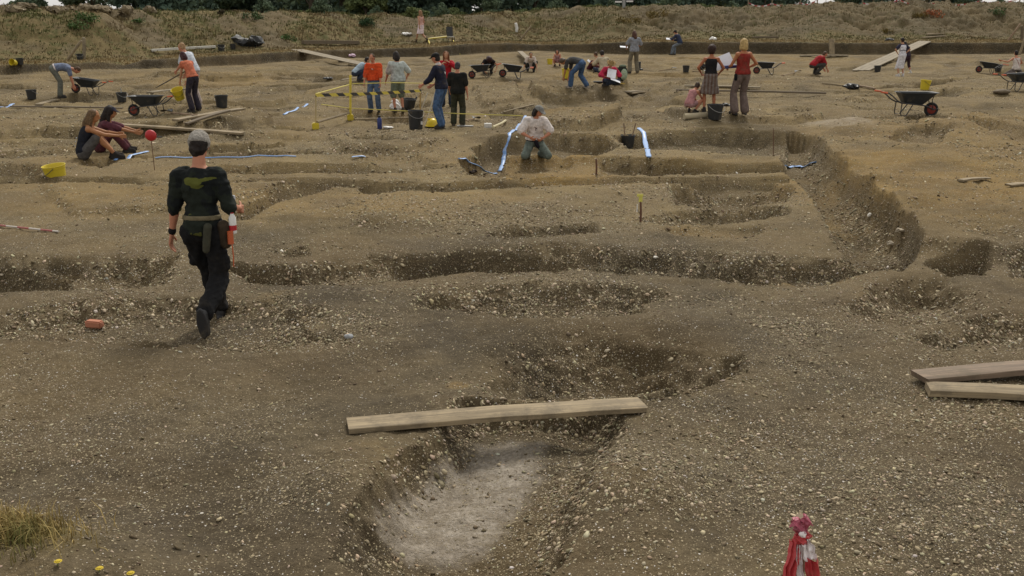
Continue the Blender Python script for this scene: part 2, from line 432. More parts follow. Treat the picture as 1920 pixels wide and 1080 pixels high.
def soil_material():
    m, nt, b = new_mat('excavated_soil')
    g = NT(nt)
    tc = g.n('ShaderNodeTexCoord')
    P = tc.outputs['Object']
    at = g.n('ShaderNodeAttribute', attribute_name='zone')
    sep = g.n('ShaderNodeSeparateColor'); g.l(at.outputs['Color'], sep.inputs[0])
    sand, chalk, grass = sep.outputs[0], sep.outputs[1], sep.outputs[2]
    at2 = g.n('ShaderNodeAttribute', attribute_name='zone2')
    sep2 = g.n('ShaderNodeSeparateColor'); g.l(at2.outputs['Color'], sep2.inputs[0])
    humic_shade, stony, tan = sep2.outputs[0], sep2.outputs[1], sep2.outputs[2]
    big = g.noise(P, .9, 5, .6)
    mid = g.noise(P, 5.5, 5, .65)
    fine = g.noise(P, 38, 4, .7)
    c = g.mix(g.mapr(big, .32, .68), (.086, .067, .042), (.144, .114, .069))
    c = g.mix(tan, c, g.mix(g.mapr(mid, .3, .7), (.212, .155, .073), (.372, .280, .133)))
    c = g.mix(sand, c, g.mix(g.mapr(mid, .3, .7), (.250, .152, .044), (.385, .262, .092)))
    c = g.mix(humic_shade, c, g.mix(g.mapr(mid, .3, .7), (.028, .022, .013), (.062, .047, .027)))
    c = g.mix(g.mapr(mid, .40, .72, 0, .75), c, g.mix(.55, c, (.045, .035, .023)))
    mpz = g.n('ShaderNodeMapping'); mpz.inputs['Scale'].default_value = (.5, .5, 13)
    g.l(P, mpz.inputs['Vector'])
    lay = g.noise(mpz.outputs[0], 1.0, 5, .65)
    c = g.mix(g.mapr(lay, .46, .62, 0, .42), c, g.mix(.75, c, (.035, .027, .016)))
    c = g.mix(g.mapr(lay, .42, .30, 0, .30), c, (.26, .185, .085))
    blot = g.noise(P, .33, 4, .6)
    c = g.mix(g.mapr(blot, .40, .60, 0, .55), c, g.mix(.6, c, (.205, .142, .068)))
    gry = g.noise(P, .55, 5, .6)
    c = g.mix(g.mapr(gry, .50, .64, 0, .45), c, g.mix(.5, c, (.075, .064, .048)))
    chalk = g.math('MULTIPLY', chalk, g.mapr(g.noise(P, 9, 6, .75), .36, .60, 1.0, .55))
    c = g.mix(chalk, c, g.mix(g.mapr(mid, .25, .75), (.33, .285, .232), (.50, .445, .37)))
    gm = g.noise(P, 1.7, 6, .7)
    gcol = g.mix(g.mapr(gm, .45, .62), (.185, .140, .062), (.105, .102, .034))
    gcol = g.mix(g.mapr(g.noise(P, .45, 5, .7), .50, .66, 0, .8), gcol, (.135, .105, .062))
    c = g.mix(grass, c, gcol)
    c = g.mix(g.mapr(fine, .3, .70, .0, .62), c, g.mix(.6, c, (.03, .023, .014)))  # dark speckle painted in as tiny shadows among the pebbles
    grit = g.noise(P, 120, 3, .7)
    c = g.mix(g.mapr(grit, .55, .72, 0, .45), c, (.36, .285, .175))
    # small flints in the soil
    hsum = None
    for sc_, dens, r0 in ((75., .34, .40), (40., .24, .34), (19., .075, .24)):
        v = g.n('ShaderNodeTexVoronoi'); v.inputs['Scale'].default_value = sc_
        g.l(P, v.inputs['Vector'])
        sc3 = g.n('ShaderNodeSeparateColor'); g.l(v.outputs['Color'], sc3.inputs[0])
        pick = g.math('LESS_THAN', sc3.outputs[0], g.math('MULTIPLY_ADD', stony, dens * 1.6))
        nd = pick.node; mad = nd.inputs[1].links[0].from_node; mad.inputs[2].default_value = dens * .55
        shape = g.mapr(v.outputs['Distance'], r0, r0 * .7, 0., 1.)
        pm = g.math('MULTIPLY', pick, shape)
        pc = g.mix(sc3.outputs[1], (.175, .14, .085), (.42, .345, .22))
        pc = g.mix(g.mapr(sc3.outputs[2], .90, .93), pc, (.62, .58, .52))
        pmf = g.math('MULTIPLY', pm, g.math('SUBTRACT', 1.0, g.math('MULTIPLY', grass, .8)), clamp=True)
        pmf = g.math('MULTIPLY', pmf, g.math('SUBTRACT', 1.0, g.math('MULTIPLY', chalk, .88)), clamp=True)
        c = g.mix(pmf, c, pc)
        hh = g.math('MULTIPLY', pm, .5 / sc_)
        hsum = hh if hsum is None else g.math('ADD', hsum, hh)
    g.l(c, b.inputs['Base Color'])
    b.inputs['Roughness'].default_value = .95
    b.inputs['Specular IOR Level'].default_value = .15
    hsum = g.math('ADD', hsum, g.math('MULTIPLY', fine, .024))
    hsum = g.math('ADD', hsum, g.math('MULTIPLY', grit, .006))
    hsum = g.math('ADD', hsum, g.math('MULTIPLY', mid, .03))
    bp = g.n('ShaderNodeBump'); bp.inputs['Strength'].default_value = .8; bp.inputs['Distance'].default_value = 1.0
    g.l(hsum, bp.inputs['Height']); g.l(bp.outputs[0], b.inputs['Normal'])
    return m

def zone_masks(x, y, cut, u, ub):
    """which soil lies where: sandy subsoil, chalk, turf / dark topsoil and shade painted into cuts, stony, pale dry crust"""
    sh = x.shape
    x = x.ravel(); y = y.ravel(); cut = cut.ravel(); u = u.ravel(); ub = ub.ravel()
    n = fbm(x, y, 1.2, 4, 61); n4 = fbm(x, y, .35, 3, 62)
    def blob(px, py, a, b, k=1.0):
        c = g0(px, py)
        q = np.sqrt(((x - c[0]) / a) ** 2 + ((y - c[1]) / b) ** 2)
        return k * sstep(1.25, .55, q + .35 * n + .12 * n4)
    sand = np.zeros_like(x)
    for px, py, a, b, k in ((1650, 335, 1.0, 3.0, .55), (1760, 360, 2.4, 3.2, .85), (1640, 330, 1.0, 2.2, .7), (1830, 420, 1.6, 1.4, .45), (1790, 265, 3.2, 4.2, .55), (1890, 330, 1.6, 3.0, .6), (1040, 306, 1.35, 2.4, 1.0), (620, 400, 2.2, 1.2, .45), (200, 380, 1.6, .9, .5), (950, 345, 2.0, .6, .4), (1085, 226, 1.5, 1.3, .8), (1085, 165, 2.2, 1.6, .5), (1170, 260, 1.0, .8, .4), (1880, 245, 2.5, 1.5, .5), (300, 360, 1.8, .8, .35), (470, 375, .8, .8, .4), (680, 420, .8, .5, .3), (90, 350, 1.5, .6, .4), (1300, 300, 2.0, 1.0, .3), (950, 160, 3, 2.5, .35), (400, 150, 4, 3, .35), (1300, 140, 4, 3, .35), (830, 375, 1.6, 1.0, .35), (250, 395, 1.4, 1.1, .3),
                            (620, 370, 1.2, .9, .35), (1085, 225, 1.7, 1.8, .5), (130, 375, 1.3, 1.1, .3), (150, 300, 1.2, 1.2, .25), (1820, 300, 2.0, 1.5, .55), (1470, 505, .9, .5, .4), (880, 300, .7, 1.0, .5),
                            (700, 205, 2.0, 1.0, .45), (1500, 516, .6, .3, .5), (1320, 432, .6, .4, .5), (860, 715, .10, .10, .45), (560, 318, 2.5, .7, .25), (1400, 110, 8, 2.0, .35)):
        sand = np.maximum(sand, blob(px, py, a, b, k))
    ch = np.array([g0(*p, z=-.26) for p in ((700, 1052), (738, 988), (790, 930), (866, 880), (885, 848), (960, 842), (1035, 848), (1012, 912), (982, 968), (928, 1040), (870, 1066), (780, 1062))])
    csd = np.full(x.shape, -9.)
    m = np.nonzero((y < 7) & (np.abs(x) < 3))[0]
    if len(m):
        csd[m] = poly_sd(x[m], y[m], ch)
    chalk = sstep(-.05, .11, csd + .03 * n + .06 * n4 + .06 * fbm(x, y, .08, 3, 77)) * .90
    chalk = np.maximum(chalk, .6 * blob(1575, 243, .9, .8))
    grass = sstep(.40, .62, u) * sstep(-.9, .2, n + 1.1 - .3 * sstep(2, 6, ub))
    bare = sstep(-.02, .28, fbm(x, y, 3.4, 4, 63) + .25 * sstep(3, 7, ub) - .5 * sstep(9, 11, ub)) * sstep(.8, 2, ub)
    rgt = sstep(3, 13, x)
    bare = np.maximum(bare, rgt * sstep(.3, 1.2, ub) * .95)
    grass = np.clip(grass * (1 - .8 * bare), 0, 1)
    gl = np.array(g0(40, 1075))
    grass = np.maximum(grass, sstep(1.1, .5, np.sqrt(((x - gl[0]) / .55) ** 2 + ((y - gl[1]) / .33) ** 2) + .3 * n4))
    humic_shade = sstep(-.1, .05, u) * sstep(.72, .46, u) * 1.0
    humic_shade = np.maximum(humic_shade, .55 * sstep(.05, .35, cut) * sstep(-.6, .6, n + .3) * (y < 40))  # cuts darkened as well: their shade painted into the soil colour
    hol = np.array(g0(1090, 690, -.25))
    humic_shade = np.maximum(humic_shade, .75 * sstep(1.15, .7, np.sqrt(((x - hol[0]) / 1.2) ** 2 + ((y - hol[1]) / .75) ** 2) + .2 * n))
    humic_shade = np.maximum(humic_shade, .5 * sstep(.25, .6, fbm(x, y, 2.2, 4, 64)))
    stony = np.clip(.30 + 1.5 * fbm(x, y, 1.9, 5, 65, .6) + .8 * sstep(.04, .2, cut), 0, 1) * (1 - sstep(-.3, .3, u) * .7)
    stony = np.maximum(stony, blob(560, 620, .8, .5, .9)); stony = np.maximum(stony, blob(1250, 900, .9, .7, .9)); stony = np.maximum(stony, blob(560, 930, .5, .5, .8))
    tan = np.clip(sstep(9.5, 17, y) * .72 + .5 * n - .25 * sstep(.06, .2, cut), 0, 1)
    tan = np.where(u > .5, .10 * bare * sstep(.5, 2, ub) + .15 * np.clip(n, 0, 1), tan)
    z1 = np.stack([sand, chalk, grass, np.ones_like(x)], -1)
    z2 = np.stack([np.clip(humic_shade * (1 - chalk), 0, 1), stony, np.clip(tan, 0, 1), np.ones_like(x)], -1)
    return z1.astype(np.float32), z2.astype(np.float32)

def grid_mesh(name, ys, ts, mat, x_of=None):
    T, Y = np.meshgrid(ts, ys)
    X = T * Y if x_of is None else x_of(T, Y)
    Z, cut, u, ub = terrain(X, Y, True)
    nr, nc = X.shape
    co = np.stack([X, Y, Z], -1).reshape(-1, 3).astype(np.float32)
    idx = np.arange(nr * nc).reshape(nr, nc)
    q = np.stack([idx[:-1, :-1], idx[:-1, 1:], idx[1:, 1:], idx[1:, :-1]], -1).reshape(-1, 4).astype(np.int32)
    me = bpy.data.meshes.new(name)
    me.vertices.add(len(co)); me.vertices.foreach_set('co', co.ravel())
    me.loops.add(q.size); me.loops.foreach_set('vertex_index', q.ravel())
    me.polygons.add(len(q))
    me.polygons.foreach_set('loop_start', np.arange(0, q.size, 4, dtype=np.int32))
    me.polygons.foreach_set('use_smooth', np.ones(len(q), bool))
    me.update(calc_edges=True)
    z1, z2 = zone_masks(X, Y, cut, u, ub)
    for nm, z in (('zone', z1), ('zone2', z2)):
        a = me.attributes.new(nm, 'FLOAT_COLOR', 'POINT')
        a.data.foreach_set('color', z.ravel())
    me.materials.append(mat)
    o = bpy.data.objects.new(name, me)
    COL.objects.link(o)
    o['kind'] = 'structure'
    return o

def build_terrain():
    soil = soil_material()
    ys = [2.6]
    while ys[-1] < 92:
        d = ys[-1]
        dd = min(max(.00042 * d * d, .014), .15 if d < 55 else .13)
        if d < 4.0:
            dd = .03
        ys.append(d + dd)
    ys = np.array(ys)
    inner = np.linspace(-.56, .56, 1060)
    outer = np.linspace(.565, 1.5, 90)
    ts = np.concatenate([-outer[::-1], inner, outer])
    k = int(np.argmax(ys > 41.0))
    grid_mesh('ground', ys[:k + 1], ts, soil)
    grid_mesh('earth_bank', ys[k:], ts, soil)
    far = np.concatenate([[ys[-1]], np.linspace(100, 200, 14), np.geomspace(230, 1500, 14)])
    grid_mesh('field', far, ts[::12] if (len(ts) - 1) % 12 == 0 else np.append(ts[::12], ts[-1]), soil)
    # ground under and behind the camera
    grid_mesh('spoil_heap', np.linspace(-8, 2.6, 60), np.linspace(-8, 8, 120), soil, x_of=lambda T, Y: T)
# ------------------------------------------------------------------ light
def light():
    el, az = R(50), R(12)           # sun beyond the dig, a little to the right
    w = bpy.data.worlds.new('World'); SC.world = w
    w.use_nodes = True
    g = NT(w.node_tree)
    bg = w.node_tree.nodes['Background']
    sky = g.n('ShaderNodeTexSky', sky_type='NISHITA')
    sky.sun_disc = False
    sky.sun_elevation = el; sky.sun_rotation = az
    sky.air_density = 1.3; sky.dust_density = 1.5; sky.ozone_density = 1.0
    hs = g.n('ShaderNodeHueSaturation'); hs.inputs['Saturation'].default_value = .30
    g.l(sky.outputs[0], hs.inputs['Color'])
    # an even deck of thin grey cloud over the blue
    tc = g.n('ShaderNodeTexCoord'); mp = g.n('ShaderNodeMapping'); mp.inputs['Scale'].default_value = (1, 1, 2.5)
    g.l(tc.outputs['Generated'], mp.inputs['Vector'])
    cl = g.noise(mp.outputs[0], 2.2, 6, .55)
    c = g.mix(g.mapr(cl, .3, .7, .70, .95), hs.outputs[0], (6.3, 6.1, 5.8))
    g.l(c, bg.inputs['Color'])
    bg.inputs['Strength'].default_value = .105
    sd = bpy.data.lights.new('sun', 'SUN'); so = bpy.data.objects.new('sun', sd); COL.objects.link(so)
    sd.energy = 2.5; sd.angle = R(18); sd.color = (1, .95, .86)
    dirv = Vector((math.sin(az) * math.cos(el), math.cos(az) * math.cos(el), math.sin(el)))
    so.rotation_euler = dirv.to_track_quat('Z', 'Y').to_euler()
    so.location = (0, 0, 30)
    SC.view_settings.view_transform = 'Standard'
    SC.view_settings.look = 'None'
    SC.view_settings.exposure = 0.20
    SC.view_settings.gamma = 1
    SC.render.engine = 'CYCLES'
light()
build_terrain()
# ------------------------------------------------------------------ mesh helpers
class MB:
    def __init__(s):
        s.v, s.f, s.m = [], [], []
        s.cur = 0
    def add(s, verts, faces):
        b = len(s.v)
        s.v.extend([tuple(p) for p in verts])
        s.f.extend([tuple(i + b for i in f) for f in faces])
        s.m.extend([s.cur] * len(faces))
        return s
    def box(s, c, size, M=None, ch=.0):
        a, b, d = (q / 2 for q in size)
        if ch <= 0:
            P = [(x, y, z) for x in (-a, a) for y in (-b, b) for z in (-d, d)]
            F = [(0, 1, 3, 2), (4, 6, 7, 5), (0, 4, 5, 1), (2, 3, 7, 6), (0, 2, 6, 4), (1, 5, 7, 3)]
        else:
            bm = bmesh.new()
            bmesh.ops.create_cube(bm, size=1)
            for v in bm.verts:
                v.co = Vector((v.co.x * size[0], v.co.y * size[1], v.co.z * size[2]))
            bmesh.ops.bevel(bm, geom=bm.edges[:], offset=ch, segments=2, affect='EDGES')
            bm.verts.index_update()
            P = [v.co[:] for v in bm.verts]
            F = [[v.index for v in f.verts] for f in bm.faces]
            bm.free()
        P = [Vector(p) for p in P]
        if M is not None:
            P = [M @ p for p in P]
        return s.add([p + Vector(c) for p in P], F)
    def tube(s, pts, r, n=8, cap=True):
        pts = [Vector(p) for p in pts]
        rs = r if isinstance(r, (list, tuple)) else [r] * len(pts)
        V, F = [], []
        up = None
        for i, p in enumerate(pts):
            t = (pts[min(i + 1, len(pts) - 1)] - pts[max(i - 1, 0)]).normalized()
            if up is None:
                up = Vector((0, 0, 1)) if abs(t.z) < .9 else Vector((1, 0, 0))
            a = t.cross(up).normalized(); b = a.cross(t).normalized(); up = b
            for k in range(n):
                q = 2 * math.pi * k / n
                V.append(p + (a * math.cos(q) + b * math.sin(q)) * rs[i])
        for i in range(len(pts) - 1):
            for k in range(n):
                F.append((i * n + k, i * n + (k + 1) % n, (i + 1) * n + (k + 1) % n, (i + 1) * n + k))
        if cap:
            F.append(tuple(range(n))[::-1]); F.append(tuple(range((len(pts) - 1) * n, len(pts) * n)))
        return s.add(V, F)
    def lathe(s, prof, n=20, c=(0, 0, 0), M=None, close=False):
        V, F = [], []
        for r, z in prof:
            for k in range(n):
                q = 2 * math.pi * k / n
                V.append(Vector((r * math.cos(q), r * math.sin(q), z)))
        for i in range(len(prof) - 1):
            for k in range(n):
                F.append((i * n + k, i * n + (k + 1) % n, (i + 1) * n + (k + 1) % n, (i + 1) * n + k))
        if M is not None:
            V = [M @ v for v in V]
        return s.add([v + Vector(c) for v in V], F)
    def ell(s, c, r, M=None, nu=14, nv=9):
        V, F = [], []
        for j in range(nv + 1):
            th_ = math.pi * j / nv
            for k in range(nu):
                q = 2 * math.pi * k / nu
                V.append(Vector((r[0] * math.sin(th_) * math.cos(q), r[1] * math.sin(th_) * math.sin(q), -r[2] * math.cos(th_))))
        for j in range(nv):
            for k in range(nu):
                F.append((j * nu + k, j * nu + (k + 1) % nu, (j + 1) * nu + (k + 1) % nu, (j + 1) * nu + k))
        if M is not None:
            V = [M @ v for v in V]
        return s.add([v + Vector(c) for v in V], F)
    def strip(s, pts, w, side=None, t=.004):
        """flat ribbon with thickness along pts; side = width direction (default horizontal)"""
        pts = [Vector(p) for p in pts]
        V, F = [], []
        for i, p in enumerate(pts):
            d = (pts[min(i + 1, len(pts) - 1)] - pts[max(i - 1, 0)]).normalized()
            sd = Vector(side).normalized() if side is not None else d.cross(Vector((0, 0, 1))).normalized()
            nn = sd.cross(d).normalized()
            for a, b in ((-1, -1), (1, -1), (1, 1), (-1, 1)):
                V.append(p + sd * (a * w / 2) + nn * (b * t / 2))
        for i in range(len(pts) - 1):
            for k in range(4):
                F.append((i * 4 + k, i * 4 + (k + 1) % 4, (i + 1) * 4 + (k + 1) % 4, (i + 1) * 4 + k))
        F.append((3, 2, 1, 0)); n = len(pts) * 4; F.append((n - 4, n - 3, n - 2, n - 1))
        return s.add(V, F)
    def mesh(s, name, mats, smooth=True):
        me = bpy.data.meshes.new(name)
        me.from_pydata([tuple(v) for v in s.v], [], s.f)
        for m in (mats if isinstance(mats, (list, tuple)) else [mats]):
            me.materials.append(m)
        if any(s.m):
            me.polygons.foreach_set('material_index', s.m)
        bm = bmesh.new(); bm.from_mesh(me)
        bmesh.ops.recalc_face_normals(bm, faces=bm.faces)
        bm.to_mesh(me); bm.free()
        if smooth:
            me.polygons.foreach_set('use_smooth', [True] * len(me.polygons))
            me.set_sharp_from_angle(angle=R(40))
        return me
    def build(s, name, mats, parent=None, smooth=True):
        o = bpy.data.objects.new(name, s.mesh(name, mats, smooth))
        COL.objects.link(o)
        if parent is not None:
            o.parent = parent
        return o

def tag(o, label, cat, group=None):
    o['label'] = label; o['category'] = cat
    if group:
        o['group'] = group
    return o

def thing(name, label, cat, loc=(0, 0, 0), rz=0., group=None):
    o = bpy.data.objects.new(name, None); COL.objects.link(o)
    o.empty_display_size = .1
    o.location = loc; o.rotation_euler = (0, 0, rz)
    return tag(o, label, cat, group)

def dup(root, loc, rot, label, group=None, scale=1.0):
    r = root.copy(); COL.objects.link(r)
    r.location = loc; r.rotation_euler = rot; r.scale = (scale,) * 3
    r['label'] = label
    if group:
        r['group'] = group
    for ch in list(root.children):
        c = ch.copy(); COL.objects.link(c); c.parent = r
        for gch in list(ch.children):
            d = gch.copy(); COL.objects.link(d); d.parent = c
    return r

def world_mesh(mb, name, mats, base, smooth=True):
    """mesh given in world coordinates, origin moved to base"""
    b = Vector(base)
    mb.v = [tuple(Vector(p) - b) for p in mb.v]
    o = mb.build(name, mats, None, smooth)
    o.location = b
    return o

M_BLACK = plain((.018, .019, .020), 'black_plastic', .5)
M_TRAY = plain((.022, .026, .030), 'dark_steel_tray', .45)
M_STEEL = plain((.030, .030, .032), 'black_painted_tube', .4)
M_ORANGE = plain((.55, .10, .03), 'orange_grip', .55)
M_REDRIM = plain((.22, .030, .018), 'red_wheel_rim', .6)
M_TYRE = plain((.014, .014, .015), 'rubber_tyre', .8)
M_YELLOW = plain((.56, .44, .02), 'yellow_plastic', .5)
M_YPOLE = plain((.60, .48, .05), 'yellow_pole', .5)
M_WHITE = plain((.72, .71, .68), 'white_plastic', .5)
M_PAPER = plain((.74, .76, .82), 'paper', .8, var=.03)
M_BLUE = plain((.02, .035, .16), 'blue_plastic', .4)
M_RED = plain((.42, .016, .022), 'red_plastic', .5)
M_GREY = plain((.30, .30, .29), 'grey_metal', .45)
M_SOILFILL = plain((.13, .105, .07), 'loose_soil', .95, scale=30, bump=.6)
W_PALE = wood((.285, .222, .135))
W_GREY = wood((.26, .215, .145))
W_DARK = wood((.15, .115, .075))
W_BROWN = wood((.27, .185, .115))

# ------------------------------------------------------------------ buckets and barrows
def bucket(mat, h=.30, r1=.165, r0=.125, fill=True, handle=True):
    t = thing('bucket', '', 'bucket')
    mb = MB()
    mb.lathe([(.001, 0), (r0 - .01, 0), (r0, .008), (r1 - .012, h * .86), (r1 - .006, h * .87), (r1 - .004, h * .97), (r1, h * .975), (r1 + .004, h), (r1 - .006, h), (r1 - .012, h * .97), (r0 - .006, .012), (.001, .012)], 24)
    mb.build('body', mat, t)
    if handle:
        hb = MB()
        pts = [Vector((r1 * math.cos(a), -.02 - .5 * r1 * math.sin(a), h * .93 - .62 * r1 * math.sin(a) * 1.2)) for a in np.linspace(0, math.pi, 13)]
        pts = [Vector((p.x * 1.03, p.y - r1 * .55 * math.sin(a), p.z)) for p, a in zip(pts, np.linspace(0, math.pi, 13))]
        hb.tube(pts, .005, 6)
        hb.build('handle', M_GREY if mat is not M_YELLOW else M_STEEL, t)
    if fill:
        sb = MB()
        V = []
        sb.lathe([(.001, h * .70), (r1 * .4, h * .68), (r1 * .75, h * .62), (r1 - .03, h * .60)], 18)
        sb.build('soil', M_SOILFILL, t)
    return t

def slope_rot(px, py, rz):
    return (0, 0, rz)

BK = bucket(M_BLACK)
BY = bucket(M_YELLOW, fill=False)
BUCKETS_BLACK = [
    (60, 186, 1.0, 'black bucket on the ground left of the man bending over', 0),
    (229, 191, 1.0, 'black bucket with a pale tool sticking out, behind the far left wheelbarrow handles', 0),
    (416, 201, 1.05, 'black bucket standing alone to the right of the woman in the salmon top', 0),
    (1340, 224, 1.25, 'large black bucket in front of the woman in the skirt', 0),
    (1177, 277, 1.0, 'black bucket with two tool handles sticking up, in the trench beside the blue strip', 0),
    (1286, 135, 1.0, 'black bucket standing in the open left of the woman in the black top', 0),
    (1314, 131, .95, 'black bucket half hidden behind the head of the woman in the black top', .5),
    (1645, 135, 1.05, 'black bucket at the foot of the right hand plank ramp', 0),
    (1871, 134, 1.1, 'black bucket hanging below the handles of the far right wheelbarrow', 0),
    (38, 122, 1.0, 'dark bucket on the grassy edge at the far left', 0),
    (150, 112, 1.0, 'dark bucket at the foot of the wooden stake on the left bank', 0),
    (415, 96, 1.25, 'dark bucket at the end of the long white pole on the bank', 0),
    (437, 93, 1.05, 'small dark bucket between the white pole and the black tarpaulin', 0),
]
BUCKETS_YELLOW = [
    (107, 329, 1.2, 'yellow bucket in a hollow in front of the two seated women', .12),
    (1733, 168, 1.1, 'yellow bucket standing just behind the large wheelbarrow', .1),
    (1063, 147, 1.2, 'yellow bucket beside the digger bending down in blue jeans', 0),
    (1031, 121, 1.0, 'yellow bucket beside the small seated figure in pink', 0),
    (30, 123, .9, 'yellow bucket lying beside the dark bucket on the left edge', 1.3),
]
def place_all(proto, rows, group):
    first = True
    for px, py, sc, lab, tilt in rows:
        p = gp(px, py); p.z -= .012
        rot = (tilt, tilt * .4, random.uniform(0, 6.28))
        if 'in a hollow in front' in lab:
            p.z -= .16
        if abs(tilt) > .9:
            p.z += .1
        if first:
            proto.location = p; proto.rotation_euler = rot; proto.scale = (sc,) * 3
            tag(proto, lab, 'bucket', group); first = False
        else:
            dup(proto, p, rot, lab, group, sc)
place_all(BK, BUCKETS_BLACK, 'black buckets on the dig')
place_all(BY, BUCKETS_YELLOW, 'yellow buckets on the dig')
# tools standing in two of the buckets
for px, py, dx, lab, mat in ((1177, 277, -.09, 'thin tool handle upright in the bucket by the blue strip', W_BROWN), (1177, 277, .09, 'slanting tool handle in the bucket by the blue strip', W_BROWN),
                             (229, 191, .0, 'pale grey tool standing in the bucket behind the far left wheelbarrow', M_GREY)):
    p = gp(px, py)
    mb = MB(); mb.tube([p + Vector((dx * .6, 0, .1)), p + Vector((dx * 1.2 + (.06 if dx > 0 else 0), 0, .56 if mat is W_BROWN else .42))], .016)
    tag(world_mesh(mb, 'digging_tool', mat, p + Vector((dx, 0, 0))), lab, 'tool')
# rubber tub and tall bin
t = bucket(M_BLACK, .34, .21, .15, True, False); t.name = 'rubber_tub'
for s_ in (-1, 1):
    mb = MB(); mb.tube([(s_ * .20, -.07, .33), (s_ * .225, -.05, .41), (s_ * .225, .05, .41), (s_ * .20, .07, .33)], .014); mb.build('handle', M_BLACK, t)
p = gp(767, 207); t.location = p; t.rotation_euler = (.1, .06, .3)
tag(t, 'black rubber tub with loop handles beside the bare legs of the man in shorts', 'tub')
t = bucket(M_BLACK, .46, .195, .165, False, True); t.name = 'bin'
p = gp(780, 242); t.location = p; t.rotation_euler = (0, 0, .4)
mb = MB(); mb.box((.10, -.165, .16), (.05, .012, .08)); mb.build('sticker', M_WHITE, t)
tag(t, 'tall black bin standing in front of the striped barrier', 'bin')

def wheelbarrow():
    t = thing('wheelbarrow', '', 'wheelbarrow')
    # pressed tray
    def ring(x0, x1, w0, w1, z0, z1, n=6):
        P = []
        for (x, y, z) in ((x0, -w0, z0), (x1, -w1, z1), (x1, w1, z1), (x0, w0, z0)):
            P.append(Vector((x, y, z)))
        out = []
        for i in range(4):
            a, b, c = P[i - 1], P[i], P[(i + 1) % 4]
            r = .09
            p0 = b + (a - b).normalized() * r; p1 = b + (c - b).normalized() * r
            for k in range(4):
                q = k / 3
                out.append(p0 * (1 - q) ** 2 + b * 2 * q * (1 - q) + p1 * q * q)
        return out
    rings = [ring(-.22, .24, .17, .15, .33, .31), ring(-.25, .27, .19, .17, .34, .33), ring(-.40, .56, .31, .27, .60, .63), ring(-.425, .60, .335, .29, .605, .64), ring(-.425, .60, .335, .29, .593, .628)]
    inn = [ring(-.385, .545, .30, .26, .60, .63), ring(-.245, .262, .18, .16, .352, .342)]
    mb = MB()
    for A, B in ((rings[0], rings[1]), (rings[1], rings[2]), (rings[2], rings[4]), (rings[4], rings[3]), (rings[3], inn[0]), (inn[0], inn[1])):
        n = len(A)
        mb.add(A + B, [(i, (i + 1) % n, n + (i + 1) % n, n + i) for i in range(n)])
    mb.add(rings[0], [tuple(range(16))]); mb.add(inn[1], [tuple(range(16))])
    mb.build('tray', M_TRAY, t)
    fr = MB()
    for s_ in (-1, 1):
        fr.tube([(.55, s_ * .075, .20), (.30, s_ * .12, .29), (.0, s_ * .17, .315), (-.36, s_ * .235, .34), (-.48, s_ * .255, .40), (-.64, s_ * .27, .53), (-.74, s_ * .275, .585), (-.80, s_ * .278, .59)], .017)
        fr.tube([(.66, s_ * .075, .22), (.52, s_ * .075, .18)], .012)
        fr.tube([(.54, s_ * .076, .19), (.46, s_ * .15, .45), (.50, s_ * .15, .60)], .012)
    fr.tube([(.66, -.075, .22), (.66, .075, .22)], .012)
    fr.tube([(-.30, -.225, .33), (-.30, .225, .33)], .013)
    fr.build('frame', M_STEEL, t)
    for s_ in (-1, 1):
        lg = MB()
        lg.tube([(-.34, s_ * .24, .34), (-.35, s_ * .245, .07), (-.32, s_ * .25, .015), (-.22, s_ * .25, .012), (-.18, s_ * .245, .06), (-.04, s_ * .19, .31)], .015)
        lg.build('leg', M_STEEL, t)
        gpz = MB(); gpz.tube([(-.76, s_ * .276, .588), (-.93, s_ * .282, .60)], [.024, .022], 10); gpz.build('grip', M_ORANGE, t)
    Mw = Matrix.Rotation(R(90), 3, 'X')
    wh = MB()
    wh.lathe([(.012, -.05), (.085, -.045), (.115, -.03), (.12, 0), (.115, .03), (.085, .045), (.012, .05)], 20, (.52, 0, .19), Mw)
    wheel = wh.build('wheel', M_REDRIM, t)
    ty = MB()
    ty.lathe([(.112 + .075 * (0.5 + .5 * math.cos(a)), .045 * math.sin(a)) for a in np.linspace(0, 2 * math.pi, 13)], 26, (.52, 0, .19), Mw)
    ty.build('tyre', M_TYRE, wheel)
    return t
WB = wheelbarrow()
BARROWS = [
    (1707, 215, 92, 1.02, 'big black wheelbarrow with orange grips standing alone at the right of the site'),
    (282, 216, -84, .80, 'black wheelbarrow between the two seated women and the woman in the salmon top'),
    (166, 187, -84, .80, 'black wheelbarrow in front of the man bending over'),
    (905, 145, -82, .84, 'dark wheelbarrow with a crouching digger right behind its tray'),
    (962, 149, -88, .86, 'dark wheelbarrow left of the crouching digger in the white top'),
    (1437, 139, -75, .82, 'wheelbarrow behind the blonde woman in the red top'),
    (1852, 138, -80, .84, 'wheelbarrow the digger at the right edge is reaching out to'),
    (1912, 170, 84, .92, 'wheelbarrow cut off by the right edge of the photo'),
]
for i, (px, py, hd, sc, lab) in enumerate(BARROWS):
    p = gp(px, py); p.z -= .01
    rz = R(90 - hd)
    fx = Vector((math.cos(rz), math.sin(rz), 0))
    za, zb = th(*(p + fx * .5 * sc).xy), th(*(p - fx * .28 * sc).xy)
    tl = max(-.10, min(.10, math.atan2(za - zb, .78 * sc)))
    rot = (0, -tl, rz)
    p.z = max(zb + .28 * sc * math.sin(tl), za - .5 * sc * math.sin(tl)) - .01
    if i == 0:
        WB.location = p; WB.rotation_euler = rot; WB.scale = (sc,) * 3; tag(WB, lab, 'wheelbarrow', 'wheelbarrows on the dig')
    else:
        dup(WB, p, rot, lab, 'wheelbarrows on the dig', sc)

